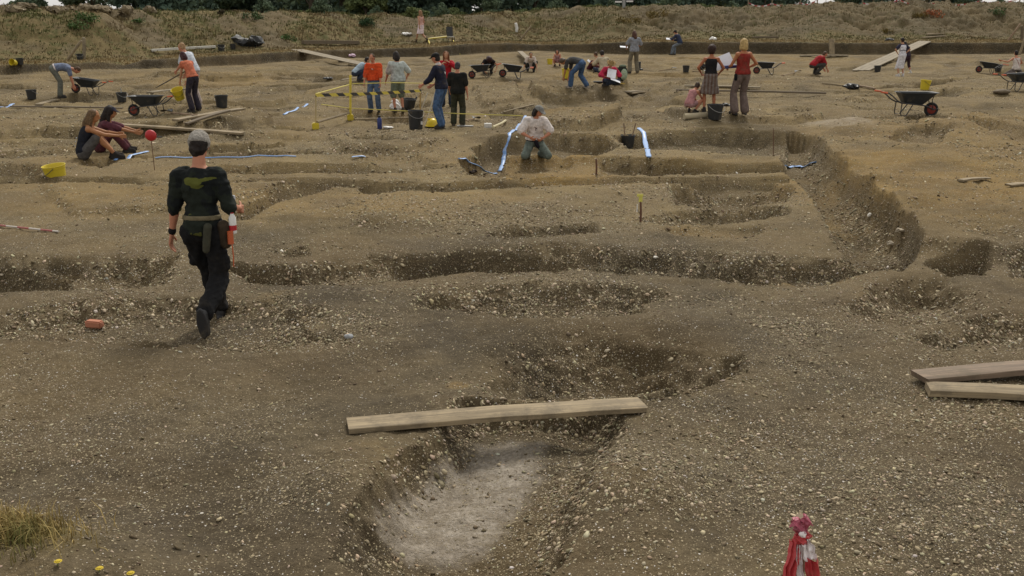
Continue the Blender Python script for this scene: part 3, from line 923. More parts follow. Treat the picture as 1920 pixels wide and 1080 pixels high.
# ------------------------------------------------------------------ boards
def board(p, q, w, t, mat, label, name='plank', group='boards lying about the dig', lift=0., roll=0.):
    p, q = Vector(p), Vector(q)
    L = (q - p).length
    mb = MB()
    n = max(2, int(L / .35))
    # slightly bowed and sawn board, long axis x
    V, F = [], []
    rr = random.Random(int(L * 1000))
    for i in range(n + 1):
        x = -L / 2 + L * i / n
        bow = .012 * math.sin(3.1 * i / n) * rr.uniform(.6, 1.2)
        for (y, z) in ((-w / 2, -t / 2 + .004), (-w / 2 + .005, -t / 2), (w / 2 - .005, -t / 2), (w / 2, -t / 2 + .004), (w / 2, t / 2 - .005), (w / 2 - .006, t / 2), (-w / 2 + .006, t / 2), (-w / 2, t / 2 - .005)):
            V.append((x + (rr.uniform(-.012, .012) if i in (0, n) else 0), y * (1 + rr.uniform(-.01, .01)), z + bow))
    for i in range(n):
        for k in range(8):
            F.append((i * 8 + k, i * 8 + (k + 1) % 8, (i + 1) * 8 + (k + 1) % 8, (i + 1) * 8 + k))
    F.append(tuple(range(8))); F.append(tuple(range(n * 8, n * 8 + 8)))
    mb.add(V, F)
    o = mb.build(name, mat)
    c = (p + q) / 2
    d = (q - p).normalized()
    M = d.to_track_quat('X', 'Z').to_matrix() @ Matrix.Rotation(roll, 3, 'X')
    o.rotation_euler = M.to_euler()
    o.location = c + Vector((0, 0, t / 2 + lift))
    return tag(o, label, 'plank' if name == 'plank' else name.replace('_', ' '), group)

def gboard(a, b, w, t, mat, label, lift=.005, **k):
    p, q = gp(*a), gp(*b)
    # rest on the highest ground below, at both thirds
    d = q - p
    hi = 0.
    for f in (.1, .3, .5, .7, .9):
        c = p + d * f
        hi = max(hi, th(c.x, c.y) - c.z)
    return board(p, q, w, t, mat, label, lift=lift + hi * .75, **k)

def far_pt(px, py, dist):
    return Vector(at_dist(px, py, dist))
# near plank over the slot
p, q = gp(652, 806), gp(1204, 766)
p.z = max(p.z, th(p.x, p.y)); 
board(p, q, .215, .042, W_PALE, 'long pale plank bridging the trench in the foreground', lift=.004)
a, b = gp(1722, 720), gp(2120, 688)
board(a, b, .215, .05, wood((.20, .145, .10)), 'brown plank at the right edge, the farther of the two lying in a V', lift=.03)
a, b = gp(1738, 741), gp(2120, 762)
board(a, b, .20, .055, W_PALE, 'pale thick plank at the right edge, the nearer of the two lying in a V', lift=.02)
for a, b, w, t_, m, lab in (
    ((222, 240), (456, 257), .22, .05, W_PALE, 'long pale plank propped behind the red marker disc'),
    ((330, 242), (455, 217), .22, .05, W_PALE, 'upper of two crossed planks above the long plank by the red marker'),
    ((350, 246), (430, 224), .20, .04, W_DARK, 'lower dark plank under the crossed pale plank'),
    ((20, 203), (230, 206), .10, .04, W_DARK, 'long thin dark pole lying left of the two seated women'),
    ((72, 199), (108, 189), .22, .04, W_PALE, 'short pale plank in front of the bending man'),
    ((1268, 172), (1548, 178), .12, .06, W_DARK, 'long dark beam on the ground behind the blonde woman'),
    ((1283, 166), (1425, 170), .20, .05, W_GREY, 'grey plank behind the long beam near the blonde woman'),
    ((280, 175), (345, 168), .2, .04, W_GREY, 'grey plank behind the wheelbarrow beside the salmon topped woman'),
    ((1175, 175), (1200, 173), .25, .05, W_GREY, 'upper short board lying in the hollow beyond the kneeling man'),
    ((1180, 178), (1204, 175), .25, .05, W_PALE, 'lower short board lying in the hollow beyond the kneeling man'),
    ((1120, 129), (1190, 131), .07, .03, W_PALE, 'pale thin batten at the feet of the man in the grey shirt'),
    ((1500, 106), (1590, 106), .30, .06, W_GREY, 'grey board lying at the foot of the baulk by the upright board'),
    ((1540, 159), (1592, 166), .07, .05, W_PALE, 'pale thin batten beside the tool heap left of the big wheelbarrow'),
    ((1606, 162), (1640, 168), .09, .05, W_BROWN, 'reddish batten beside the handles of the big wheelbarrow'),
    ((640, 151), (705, 142), .12, .03, W_GREY, 'grey batten in front of the crouching digger in pale blue'),
    ((1800, 342), (1852, 338), .1, .03, W_PALE, 'small pale board on the sandy ground at the right'),
    ((1890, 352), (1935, 350), .14, .03, W_PALE, 'pale slab at the right edge on the sandy ground'),
    ((945, 216), (1000, 206), .08, .04, W_PALE, 'pale batten behind the head of the kneeling man'),
):
    gboard(a, b, w, t_, m, lab)
# thick roll of matting
p, q = gp(1283, 225), gp(1325, 222)
mb = MB(); mb.tube([p + Vector((0, 0, .08)), q + Vector((0, 0, .08))], .075, 14)
tag(world_mesh(mb, 'rolled_mat', plain((.42, .36, .24), 'canvas', .9), p), 'cream roll of matting beside the large black bucket', 'mat')
# ramps from the baulk
def ramp(top, bot, w, label):
    tp = gp(*top); bp = gp(*bot)
    tp.z += .06; bp.z += .03
    r = thing('plank_ramp', label, 'ramp', bp, 0, 'plank ramps down from the baulk')
    d = (tp - bp); L = d.length; dn = d.normalized()
    sd = dn.cross(Vector((0, 0, 1))).normalized()
    M = Matrix((dn, -sd, dn.cross(-sd))).transposed()
    for k in range(3):
        mb = MB(); mb.box(d * .5 + sd * ((k - 1) * w / 3 * 1.0), (L * (1 - .012 * k), w / 3 - .008, .045), M, .006); mb.build('plank', W_GREY, r)
    for f in (.35, .8):
        mb = MB(); mb.box(d * f - Vector((0, 0, .075)), (.08, w * .95, .08), M); mb.build('cross_beam', W_DARK, r)
    return r
ramp((556, 95), (700, 126), .75, 'plank ramp leading down from the baulk behind the orange sweatshirt')
ramp((1735, 79), (1612, 134), .80, 'plank ramp leading down from the baulk behind the figure in white')
gboard((975, 103), (1000, 128), .30, .06, W_GREY, 'short sloping plank behind the crouching digger in the white top', lift=.12)
for a, b, m, lab, lf in (((1730, 73), (1772, 70), W_PALE, 'lower board of the small stack at the head of the right ramp', .02), ((1737, 68), (1770, 66), W_PALE, 'upper board of the small stack at the head of the right ramp', .06)):
    gboard(a, b, .25, .08, m, lab, lift=lf)
gboard((568, 83), (672, 83), .22, .22, W_DARK, 'long dark beam lying on the grass berm above the left ramp')
gboard((284, 97), (404, 90), .16, .12, plain((.55, .53, .47), 'white_pole', .6), 'long white pole lying along the grass berm at the left', name='pole')
p = gp(1560, 103); q = p + Vector((0, .35, .95))
board(p, q, .34, .05, W_PALE, 'pale board leaning upright against the dark baulk', lift=-.02)
gboard((1410, 72), (1460, 72), .1, .12, W_DARK, 'dark short beam on the berm below the right bank')

# ------------------------------------------------------------------ stakes and posts
def stake(px, py, top, r, mat, label, name='stake', lean=(0, 0), group='stakes and pegs in the ground'):
    p = gp(px, py)
    d = ray(*top); t = p.y / d[1]
    h = CAM_H + d[2] * t - p.z
    mb = MB()
    tp = Vector((d[0] * t - p.x, lean[1], h))
    mb.tube([(0, 0, -.06), tp * .5 + Vector((r * .3, 0, 0)), tp * .97, tp], [r, r * .97, r * .94, r * .6], 8)
    o = mb.build(name, mat); o.location = p
    return tag(o, label, name, group), p, tp
M_RUST = plain((.12, .055, .03), 'rusty_iron', .8)
o, p, tp = stake(1201, 416, (1201, 378), .016, M_RUST, 'short rusty peg with a yellow tag in the middle of the dig')
mb = MB(); mb.box(tp + Vector((0, 0, .045)), (.05, .012, .10)); mb.box(tp + Vector((-.01, -.01, .09)), (.085, .01, .035)); mb.build('tag', plain((.62, .58, .12), 'yellow_tag', .6), o)
mb = MB(); mb.box(tp + Vector((-.045, -.01, -.09)), (.012, .012, .10)); mb.build('white_label', M_WHITE, o)
stake(1118, 327, (1118, 298), .018, M_RUST, 'short rusty iron peg in front of the kneeling man pit')
stake(1450, 292, (1450, 240), .008, M_RUST, 'thin iron rod standing in the trench near its corner')
stake(157, 112, (157, 70), .09, W_GREY, 'upright wooden stake at the foot of the left bank', 'post')
stake(124, 113, (153, 76), .07, W_PALE, 'slanting grey timber leaning against the left stake', 'post')
stake(969, 60, (967, 43), .12, M_WHITE, 'short white post on the bank above the middle of the dig', 'post')
stake(974, 75, (996, 49), .07, W_PALE, 'slanting pale timber on the bank above the middle of the dig', 'post')
stake(1888, 77, (1914, 44), .08, W_BROWN, 'slanting brown timber on the bank at the right edge', 'post')
stake(1916, 76, (1916, 48), .10, W_DARK, 'dark upright post on the bank at the right edge', 'post')
stake(1911, 103, (1921, 72), .08, W_PALE, 'pale timber leaning on the baulk at the right edge', 'post')
# red marker disc on a rod
p = gp(290, 319)
d_ = ray(289, 254); t_ = p.y / d_[1]; h_ = CAM_H + d_[2] * t_ - p.z
o = thing('marker_disc', 'red round marker on a thin rod behind the walking man', 'marker', p)
mb = MB(); mb.tube([(0, 0, -.05), (-.01, 0, h_ - .08)], .007); mb.build('rod', M_RUST, o)
mb = MB(); mb.ell((-.012, 0, h_), (.105, .07, .105), Matrix.Rotation(R(12), 3, 'X')); mb.build('disc', M_RED, o)
mb = MB(); mb.tube([(.03, .05, h_ - .03), (.17, .06, h_ - .035)], .014); mb.build('bolt', M_BLACK, o)

# tape on a stake close to the camera
def striped(name, c1, c2, axis, period, offs=0., diag=0.):
    m, nt, b = new_mat(name)
    g = NT(nt)
    tc = g.n('ShaderNodeTexCoord'); sp = g.n('ShaderNodeSeparateXYZ'); g.l(tc.outputs['Object'], sp.inputs[0])
    v = g.math('ADD', sp.outputs[axis], offs)
    if diag:
        v = g.math('ADD', v, g.math('MULTIPLY', sp.outputs[2], diag))
    w = g.math('FRACT', g.math('DIVIDE', v, period))
    k = g.math('GREATER_THAN', w, .5)
    n = g.noise(tc.outputs['Object'], 24, 4)
    c = g.mix(k, c1, c2)
    c = g.mix(g.mapr(n, .5, .8, 0, .35), c, (.30, .2, .16))
    g.l(c, b.inputs['Base Color']); b.inputs['Roughness'].default_value = .45
    return m
P0 = Vector(at_dist(1503, 985, 3.35))
gz = th(P0.x, P0.y)
st = thing('tape_post', 'stake tied with red and white barrier tape close to the camera', 'post', (P0.x, P0.y, gz))
hz = P0.z - gz
mb = MB(); mb.tube([(.01, .03, -.1), (.01, .03, hz + .02)], .024, 10); mb.build('stake', W_BROWN, st)
mR = plain((.50, .055, .06), 'red_tape', .4, var=.25, scale=40, bump=.4)
mP = plain((.36, .07, .11), 'faded_red_tape', .4, var=.35, scale=45, bump=.4)
mW = plain((.80, .74, .73), 'white_tape', .4, var=.12, scale=30, bump=.3)
def crumple(mb, amp, f, seed):
    v = np.array(mb.v)
    n1 = fbm(v[:, 0] + v[:, 2] * .7, v[:, 1] + v[:, 2], f, 3, seed); n2 = fbm(v[:, 1] - v[:, 2], v[:, 0] + v[:, 2] * 1.3, f, 3, seed + 3); n3 = fbm(v[:, 0] * 1.1, v[:, 2], f, 3, seed + 5)
    v += amp * np.stack([n1, n2, n3], -1)
    mb.v = [tuple(p) for p in v]
mb = MB(); mb.ell((-.003, 0, hz - .004), (.029, .029, .030), None, 40, 28); mb.ell((.012, -.006, hz + .020), (.020, .017, .015), Matrix.Rotation(.5, 3, 'Y'), 24, 16); mb.ell((-.014, -.010, hz + .012), (.012, .016, .022), Matrix.Rotation(-.4, 3, 'Y'), 24, 16); mb.strip([(-.01, -.02, hz + .01), (-.035, -.03, hz + .018), (-.05, -.03, hz + .006)], .022, (0, .5, 1), .003); crumple(mb, .015, .026, 5); crumple(mb, .009, .011, 6); mb.build('knot', mP, st)
mb = MB(); mb.ell((.002, -.004, hz - .048), (.029, .029, .026), None, 36, 24); crumple(mb, .014, .024, 15); crumple(mb, .007, .011, 16); mb.build('band', mR, st)
mb = MB(); mb.ell((-.004, -.03, hz - .020), (.014, .008, .012), None, 12, 8); crumple(mb, .006, .02, 9); mb.build('fold', mW, st)
def tail(name, pts, w, mat, seed, tw=.6):
    """crumpled hanging ribbon"""
    V, F = [], []
    n, m = 26, 7
    pts = [Vector(p) for p in pts]
    for i in range(n + 1):
        f = i / n * (len(pts) - 1); k = min(int(f), len(pts) - 2); q = f - k
        c = pts[k].lerp(pts[k + 1], q)
        ww = w[0] + (w[1] - w[0]) * i / n
        ang = tw * i / n
        for j in range(m + 1):
            s_ = (j / m - .5) * ww
            V.append((c.x + s_ * math.cos(ang), c.y + s_ * math.sin(ang) + .012 * math.sin(j * 2.2 + seed) * (1 - .5 * i / n), c.z + .006 * math.sin(j * 1.3 + i * .5 + seed)))
    for i in range(n):
        for j in range(m):
            a = i * (m + 1) + j
            F.append((a, a + 1, a + m + 2, a + m + 1))
    B = len(V); V += [(x, y + .003, z) for x, y, z in V]
    F += [tuple(q + B for q in f[::-1]) for f in F]
    mb = MB(); mb.add(V, F); crumple(mb, .008, .05, seed)
    o = mb.build(name, mat, st)
    return o
tail('tape_tail', [(-.02, -.012, hz - .052), (-.036, -.03, hz - .13), (-.052, -.04, hz - .24), (-.06, -.03, hz - .42), (-.06, -.02, hz - .6)], (.040, .075), mR, 3, .4)
tail('tape_tail', [(.012, -.012, hz - .055), (.028, -.025, hz - .09), (.036, -.03, hz - .128)], (.042, .060), mW, 8, .3)
tail('tape_tail', [(.034, -.034, hz - .122), (.048, -.036, hz - .20), (.06, -.03, hz - .36), (.07, -.02, hz - .55)], (.055, .08), mR, 11, .3)
tail('tape_tail', [(-.008, -.02, hz - .07), (-.006, -.03, hz - .13), (.0, -.035, hz - .20), (.004, -.03, hz - .4)], (.018, .03), mW, 21, .2)

# ------------------------------------------------------------------ striped barrier and cords
A, B, C = gp(592, 243), gp(657, 226), gp(788, 213)
def top_of(p, px, py):
    d = ray(px, py); t = p.y / d[1]
    return Vector((d[0] * t, p.y, CAM_H + d[2] * t))
bp = []
for P, top, r, m, lab in ((A, (592, 176), .016, plain((.42, .33, .16), 'tan_pole', .6), 'thin barrier post with a yellow foot at the left end of the striped bar'), (B, (657, 141), .032, M_YPOLE, 'thick yellow barrier post with a yellow foot behind the striped bar'),
                          (C, (788, 174), .022, plain((.36, .24, .08), 'brown_pole', .6), 'brown barrier post at the right end of the striped bar')):
    o = thing('barrier_post', lab, 'barrier post', P, 0, 'posts of the yellow barrier')
    tp = top_of(P, *top) - P
    mb = MB(); mb.tube([(0, 0, .0), tp], r, 10); mb.build('pole', m, o)
    if r != .022:
        mb = MB(); mb.box((0, 0, .08), (.165, .165, .16), Matrix.Rotation(.2, 3, 'Z'), .02); mb.build('foot', M_YELLOW, o)
    bp.append(P + tp)
ta, tc_ = bp[0] + Vector((0, -.03, -.03)), top_of(C, 790, 170)
n = 24
mb = MB(); pts = [ta.lerp(tc_, i / n) - Vector((0, 0, .02 * math.sin(math.pi * i / n))) for i in range(n + 1)]
mb.strip(pts, .078, (0, .05, 1), .012)
tag(world_mesh(mb, 'striped_bar', striped('yellow_black_stripes', (.62, .50, .06), (.012, .012, .012), 0, .21, 0, .6), ta), 'yellow and black striped barrier bar in front of the men in orange and grey', 'barrier')
M_CORD = plain((.58, .50, .12), 'yellow_cord', .6)
def cord(pts, r, label, mat=M_CORD, name='cord', sag=0.):
    pts = [Vector(p) for p in pts]
    out = []
    for i in range(len(pts) - 1):
        for k in range(8):
            q = k / 8
            out.append(pts[i].lerp(pts[i + 1], q) - Vector((0, 0, sag * 4 * q * (1 - q))))
    out.append(pts[-1])
    mb = MB(); mb.tube(out, r, 6)
    return tag(world_mesh(mb, name, mat, pts[0]), label, name, 'cords of the yellow barrier')
cord([bp[0], top_of(B, 657, 158)], .014, 'yellow cord from the left barrier post up to the thick yellow post')
cord([top_of(B, 660, 157), top_of(B, 735, 155), top_of(C, 840, 157)], .012, 'yellow cord running right from the thick yellow post behind the men')
cord([top_of(A, 602, 196) + Vector((0, .05, 0)), top_of(B, 655, 203), top_of(gp(780, 240), 780, 209), top_of(gp(860, 240), 860, 213), top_of(gp(980, 236), 980, 217)], .012, 'long slack yellow cord crossing in front of the standing men')
cord([A + Vector((.05, 0, .18)), B + Vector((-.02, 0, .2))], .03, 'wooden rail low between the two yellow feet', W_PALE, 'rail')
cord([B + Vector((.1, 0, .03)), gp(775, 224) + Vector((0, 0, .04))], .03, 'pale rail lying right of the thick yellow post', W_PALE, 'rail')
# two pale staves held by the man in the navy top
for a, b, lab in (((788, 211), (802, 174), 'left of the two pale staves by the man in the navy top'), ((797, 238), (816, 173), 'right of the two pale staves by the man in the navy top')):
    p = gp(*a)
    q = top_of(p, *b)
    mb = MB(); mb.tube([p, q], .018, 8); tag(world_mesh(mb, 'staff', plain((.52, .48, .40), 'bleached_wood', .7), p), lab, 'staff')
# hard hat, bottle, bag, papers
p = gp(811, 238)
o = thing('hard_hat', 'yellow hard hat on the ground by the feet of the man in the navy top', 'hard hat', p, .4)
mb = MB(); mb.lathe([(.001, .20), (.05, .195), (.10, .165), (.135, .11), (.145, .04), (.14, .04)], 22); mb.box((0, 0, .19), (.25, .03, .03), None, .008); mb.build('shell', plain((.66, .48, .01), 'yellow_shell', .35), o)
mb = MB(); mb.lathe([(.14, .045), (.175, .03), (.175, .022), (.14, .03)], 22); mb.build('brim', plain((.66, .48, .01), 'yellow_shell', .35), o)
o['label'] = 'yellow hard hat on the ground by the feet of the man in the navy top'; o.scale = (1.1,) * 3
p = gp(712, 242)
o = thing('bottle', 'dark blue bottle standing in front of the striped barrier', 'bottle', p)
mb = MB(); mb.lathe([(.001, 0), (.055, 0), (.06, .01), (.06, .24), (.045, .27), (.03, .285), (.03, .29)], 18); mb.build('body', M_BLUE, o)
mb = MB(); mb.lathe([(.032, .285), (.034, .29), (.034, .335), (.001, .34)], 14); mb.build('cap', M_BLACK, o)
def blobmesh(name, c, r, mat, label, cat, seed, amp=.05, f=.12, rz=0.):
    mb = MB(); mb.ell((0, 0, r[2] * .8), r, None, 34, 22); crumple(mb, amp, f, seed); crumple(mb, amp * .45, f * .35, seed + 20)
    o = mb.build(name, mat); o.location = c; o.rotation_euler = (0, 0, rz)
    return tag(o, label, cat)
blobmesh('plastic_bag', gp(742, 206), (.17, .13, .17), plain((.74, .72, .70), 'white_bag', .5), 'white plastic bag left of the bare legs of the man in shorts', 'bag', 3)
blobmesh('rag', gp(728, 241), (.13, .06, .03), M_WHITE, 'crumpled white rag on the ground beside the blue bottle', 'rag', 5, .02)
blobmesh('tarpaulin', gp(467, 86), (.85, .5, .30), plain((.020, .021, .023), 'black_sheet', .55), 'crumpled black tarpaulin heaped on the berm at the left', 'tarpaulin', 7, .35, .5)
blobmesh('tool_heap', gp(1597, 167), (.30, .18, .10), M_BLACK, 'dark heap of tools and cloth left of the big wheelbarrow', 'tools', 9, .10, .12)
blobmesh('cloth', gp(1305, 199), (.001 + .1, .1, .03), M_BLACK, 'dark cloth on the ground by the crouching child', 'cloth', 4, .03)
blobmesh('dark_bag', gp(1357, 200), (.20, .14, .06), M_BLACK, 'flat black bag behind the feet of the blonde woman', 'bag', 10, .05)
blobmesh('dark_cloth', gp(615, 150), (.22, .12, .05), M_BLACK, 'small dark cloth left of the crouching digger in pale blue', 'cloth', 11, .04)
blobmesh('jacket', gp(884, 326), (.10, .07, .035), fabric((.03, .022, .02)), 'dark garment beside the blue strip left of the kneeling man', 'jacket', 12, .05)
blobmesh('stone', gp(655, 634), (.042, .032, .022), plain((.30, .31, .32), 'grey_stone', .8), 'grey rounded stone on the slope right of the walking man', 'stone', 13, .02)
blobmesh('stone', gp(1228, 487), (.030, .022, .016), plain((.72, .68, .60), 'white_flint', .7), 'white flint on the face of the long trench', 'stone', 14, .02)
blobmesh('stone', gp(1630, 408), (.035, .03, .035), plain((.72, .68, .60), 'white_flint', .7), 'white flint on the wall of the diagonal trench', 'stone', 15, .02)
blobmesh('stone', gp(1690, 440), (.09, .06, .04), plain((.40, .34, .25), 'pale_flint', .9), 'upper pale flint block at the end of the diagonal trench', 'stone', 16, .05)
blobmesh('stone', gp(1672, 462), (.06, .045, .03), plain((.40, .34, .25), 'pale_flint', .7), 'lower pale flint block at the end of the diagonal trench', 'stone', 17, .04)
# mortar coloured things
p = gp(178, 614)
mb = MB(); mb.box((0, 0, .035), (.16, .085, .07), Matrix.Rotation(-.15, 3, 'Z'), .012); crumple(mb, .006, .05, 3)
o = mb.build('brick', plain((.42, .17, .10), 'fired_clay', .85)); o.location = p
tag(o, 'orange broken brick lying in the trench left of the walking man', 'brick')
# ranging pole
p, q = gp(-40, 421), gp(110, 437)
mb = MB(); mb.tube([p + Vector((0, 0, .02)), q + Vector((0, 0, .02))], .013, 8)
tag(world_mesh(mb, 'ranging_pole', striped('red_white_bands', (.34, .09, .08), (.55, .50, .44), 0, .42, .1), p), 'red and white banded pole lying at the left edge', 'ranging pole')
p = gp(915, 240)
mb = MB(); mb.box((0, 0, .06), (.20, .14, .12), None, .012); o = mb.build('box', M_WHITE); o.location = p; tag(o, 'small white box on the ground right of the man in black', 'box')
p, q = gp(924, 241), gp(948, 229)
mb = MB(); mb.tube([p + Vector((0, 0, .03)), (p + q) / 2 + Vector((.06, 0, .05)), q + Vector((0, 0, .04))], .032, 8); tag(world_mesh(mb, 'stick', plain((.50, .44, .26), 'cream_stick', .7), p), 'cream curved stick beside the small white box', 'stick')
p = gp(872, 238)
mb = MB(); mb.box((0, 0, .02), (.42, .16, .025), Matrix.Rotation(-.1, 3, 'Z'), .005); o = mb.build('board', M_GREY); o.location = p; tag(o, 'flat grey board at the heels of the man in black', 'board')
# shovels on the ground
def shovel(a, b, label, bladecol=M_BLACK):
    p, q = gp(*a), gp(*b)
    p.z += .03; q.z += .05
    o = thing('shovel', label, 'shovel', p, 0, 'shovels lying on the dig')
    d = q - p
    mb = MB(); mb.tube([(0, 0, 0), d * .72], .018, 8); dn = d.normalized(); sd = dn.cross(Vector((0, 0, 1)))
    mb.tube([-sd * .07, sd * .07], .016, 6); mb.build('shaft', W_BROWN, o)
    mb = MB(); V = []
    for f, w_, zz in ((.70, .03, .02), (.78, .11, .05), (.9, .12, .03), (1.0, .06, .0)):
        for s_ in (-1, -.4, .4, 1):
            V.append(d * f + sd * (s_ * w_) + Vector((0, 0, zz + .03 * abs(s_))))
    F = [(i * 4 + k, i * 4 + k + 1, (i + 1) * 4 + k + 1, (i + 1) * 4 + k) for i in range(3) for k in range(3)]
    n = len(V); V += [v - Vector((0, 0, .012)) for v in V]; F += [tuple(i + n for i in f[::-1]) for f in F]
    mb.add(V, F); mb.build('blade', bladecol, o)
shovel((1468, 143), (1500, 136), 'shovel with a brown shaft left of the crouching man in red')
shovel((365, 218), (305, 214), 'dark shovel lying by the feet of the woman in the salmon top')
shovel((865, 229), (898, 226), 'small dark shovel behind the heels of the man in black')
shovel((1300, 135), (1325, 137), 'dark shovel lying right of the bucket left of the woman in the black top')
shovel((1235, 134), (1268, 130), 'dark shovel lying in the open right of the man in the grey shirt')

# ------------------------------------------------------------------ plastic strips
M_STRIP = striped('blue_white_plastic', (.15, .30, .60), (.27, .41, .68), 1, .11, 0, 0)
def gstrip(px, w, label, mat=M_STRIP, lift=.02):
    P = [gp(*q) for q in px]
    pts = []
    for i in range(len(P) - 1):
        for k in range(6):
            c = P[i].lerp(P[i + 1], k / 6)
            c.z = max(c.z - .05, th(c.x, c.y)) + lift
            pts.append(c)
    pts.append(P[-1] + Vector((0, 0, lift)))
    V, F = [], []
    # half flattened hose: lens shaped section
    for i, p in enumerate(pts):
        d = (pts[min(i + 1, len(pts) - 1)] - pts[max(i - 1, 0)]).normalized()
        s_ = d.cross(Vector((0, 0, 1))).normalized(); up = s_.cross(d)
        ww = w * (1 + .12 * math.sin(i * 1.7))
        for k in range(8):
            a = 2 * math.pi * k / 8
            V.append(p + s_ * (ww / 2 * math.cos(a)) + up * (.012 * math.sin(a)))
    n = len(pts)
    for i in range(n - 1):
        for k in range(8):
            F.append((i * 8 + k, i * 8 + (k + 1) % 8, (i + 1) * 8 + (k + 1) % 8, (i + 1) * 8 + k))
    F.append(tuple(range(8))); F.append(tuple(range(n * 8 - 8, n * 8)))
    mb = MB(); mb.add(V, F)
    return tag(world_mesh(mb, 'plastic_strip', mat, P[0]), label, 'plastic strip', 'blue and white plastic strips round the trenches')
gstrip([(985, 220), (968, 245), (953, 267), (946, 285), (944, 303), (936, 322)], .085, 'long blue and white strip running down the left side of the kneeling man pit')
gstrip([(861, 301), (895, 316), (930, 327)], .07, 'blue strip along the front left edge of the kneeling man pit')
gstrip([(1198, 242), (1208, 263), (1214, 282), (1217, 296)], .10, 'short blue and white strip hanging into the trench beside the black bucket')
gstrip([(1472, 312), (1500, 313), (1530, 306)], .09, 'blue strip lying across the top of the diagonal trench')
gstrip([(216, 302), (245, 293), (276, 286)], .08, 'white and blue strip in front of the two seated women')
gstrip([(532, 216), (555, 207), (576, 196)], .08, 'blue and white strip left of the yellow barrier')
gstrip([(292, 298), (360, 297), (450, 297), (555, 295)], .032, 'thin bluish strip lying behind the head of the walking man')
gstrip([(660, 297), (685, 296)], .06, 'short bluish strip end in the hollow in front of the bin')
gstrip([(-60, 208), (0, 202), (25, 196)], .10, 'bluish sheet strip at the left edge by the long pole')

# rucksack and things beside the drawing digger
p = gp(1166, 152)
o = thing('rucksack', 'dark rucksack with a pale green front beside the digger in pink', 'rucksack', p, -.2)
mb = MB(); mb.ell((0, 0, .26), (.20, .14, .28), None, 18, 12); mb.build('body', fabric((.02, .025, .02)), o)
mb = MB(); mb.ell((.07, -.09, .22), (.13, .08, .20), None, 16, 10); mb.build('pocket', fabric((.34, .42, .30)), o)
mb = MB(); mb.ell((.02, 0, .50), (.14, .11, .06), None, 14, 8); mb.build('lid', fabric((.10, .13, .09)), o)
p = gp(1163, 159)
mb = MB(); mb.box((0, 0, .02), (.30, .18, .025), Matrix.Rotation(.2, 3, 'Z'), .005); o = mb.build('clipboard', plain((.52, .36, .06), 'yellow_board', .6)); o.location = p; tag(o, 'orange yellow clipboard on the ground by the rucksack', 'clipboard')
p = gp(1122, 155)
mb = MB(); mb.box((0, 0, .03), (.36, .24, .05), None, .015); o = mb.build('kneeling_mat', M_BLACK); o.location = p; tag(o, 'black kneeling mat left of the digger in pink', 'mat')
p = gp(1433, 176)
# yellow frame and chair on the edge of the baulk
P1, P2 = gp(803, 80), gp(850, 79)
o = thing('yellow_frame', 'yellow tubular frame leaning over the edge of the baulk', 'frame', P1)
q1, q2 = gp(813, 105), gp(862, 102)
for a, b in ((P1 + Vector((0, 0, .2)), q1), (P2 + Vector((0, 0, .1)), q2), (P1 + Vector((0, .1, .25)), P2 + Vector((-.25, .1, .38)))):
    mb = MB(); mb.tube([a - P1, b - P1], .045, 8); mb.build('tube', M_YPOLE, o)
p = gp(845, 80)
o = thing('camp_chair', 'black folding chair with a pale seat on the edge of the baulk', 'chair', p, R(200))
mb = MB(); mb.box((0, -.22, .72), (.44, .05, .62), Matrix.Rotation(R(10), 3, 'X'), .02); mb.build('backrest', M_BLACK, o)
mb = MB(); mb.box((0, .02, .38), (.44, .42, .05), None, .015); mb.build('seat', plain((.40, .40, .38), 'pale_canvas', .8), o)
for sx in (-.2, .2):
    for sy in (-.18, .2):
        mb = MB(); mb.tube([(sx, sy, .37), (sx, sy * 1.2, .0)], .018); mb.build('leg', M_BLACK, o)
p = gp(1237, 76)
blobmesh('white_sack', p, (.25, .2, .13), M_WHITE, 'small white sack on the berm left of the man in the dark jacket', 'sack', 31, .05)
o = bpy.data.objects['white_sack']; o.location = gp(1337, 76); o['label'] = 'small white sack on the berm right of the man in the dark jacket'
blobmesh('dark_bag', gp(1668, 78), (.3, .2, .12), M_BLACK, 'black bag on the berm above the figure in white', 'bag', 33, .06)
blobmesh('pale_bag', gp(762, 66), (.35, .25, .10), M_WHITE, 'pale bag on the bank left of the walking woman', 'bag', 34, .08)
blobmesh('lilac_bag', gp(660, 107), (.22, .16, .09), plain((.55, .38, .50), 'lilac_plastic', .5), 'lilac plastic bag at the foot of the baulk beside the left ramp', 'bag', 35, .05)
blobmesh('wooden_block', gp(1878, 176), (.28, .16, .08), W_DARK, 'dark wooden block below the wheelbarrow at the right edge', 'block', 36, .02)
p = gp(1198, 132)
mb = MB(); mb.lathe([(.001, 0), (.09, 0), (.085, .30), (.09, .42), (.001, .42)], 14); mb.ell((.08, -.05, .05), (.13, .07, .05)); o = mb.build('boot', M_BLACK); o.location = p; tag(o, 'black boot standing right of the man in the grey shirt', 'boot')
p = gp(1160, 10)
# ------------------------------------------------------------------ scattered stones
def ico():
    bm = bmesh.new(); bmesh.ops.create_icosphere(bm, subdivisions=1, radius=1)
    v = np.array([p.co[:] for p in bm.verts]); f = np.array([[q.index for q in p.verts] for p in bm.faces]); bm.free()
    return v, f

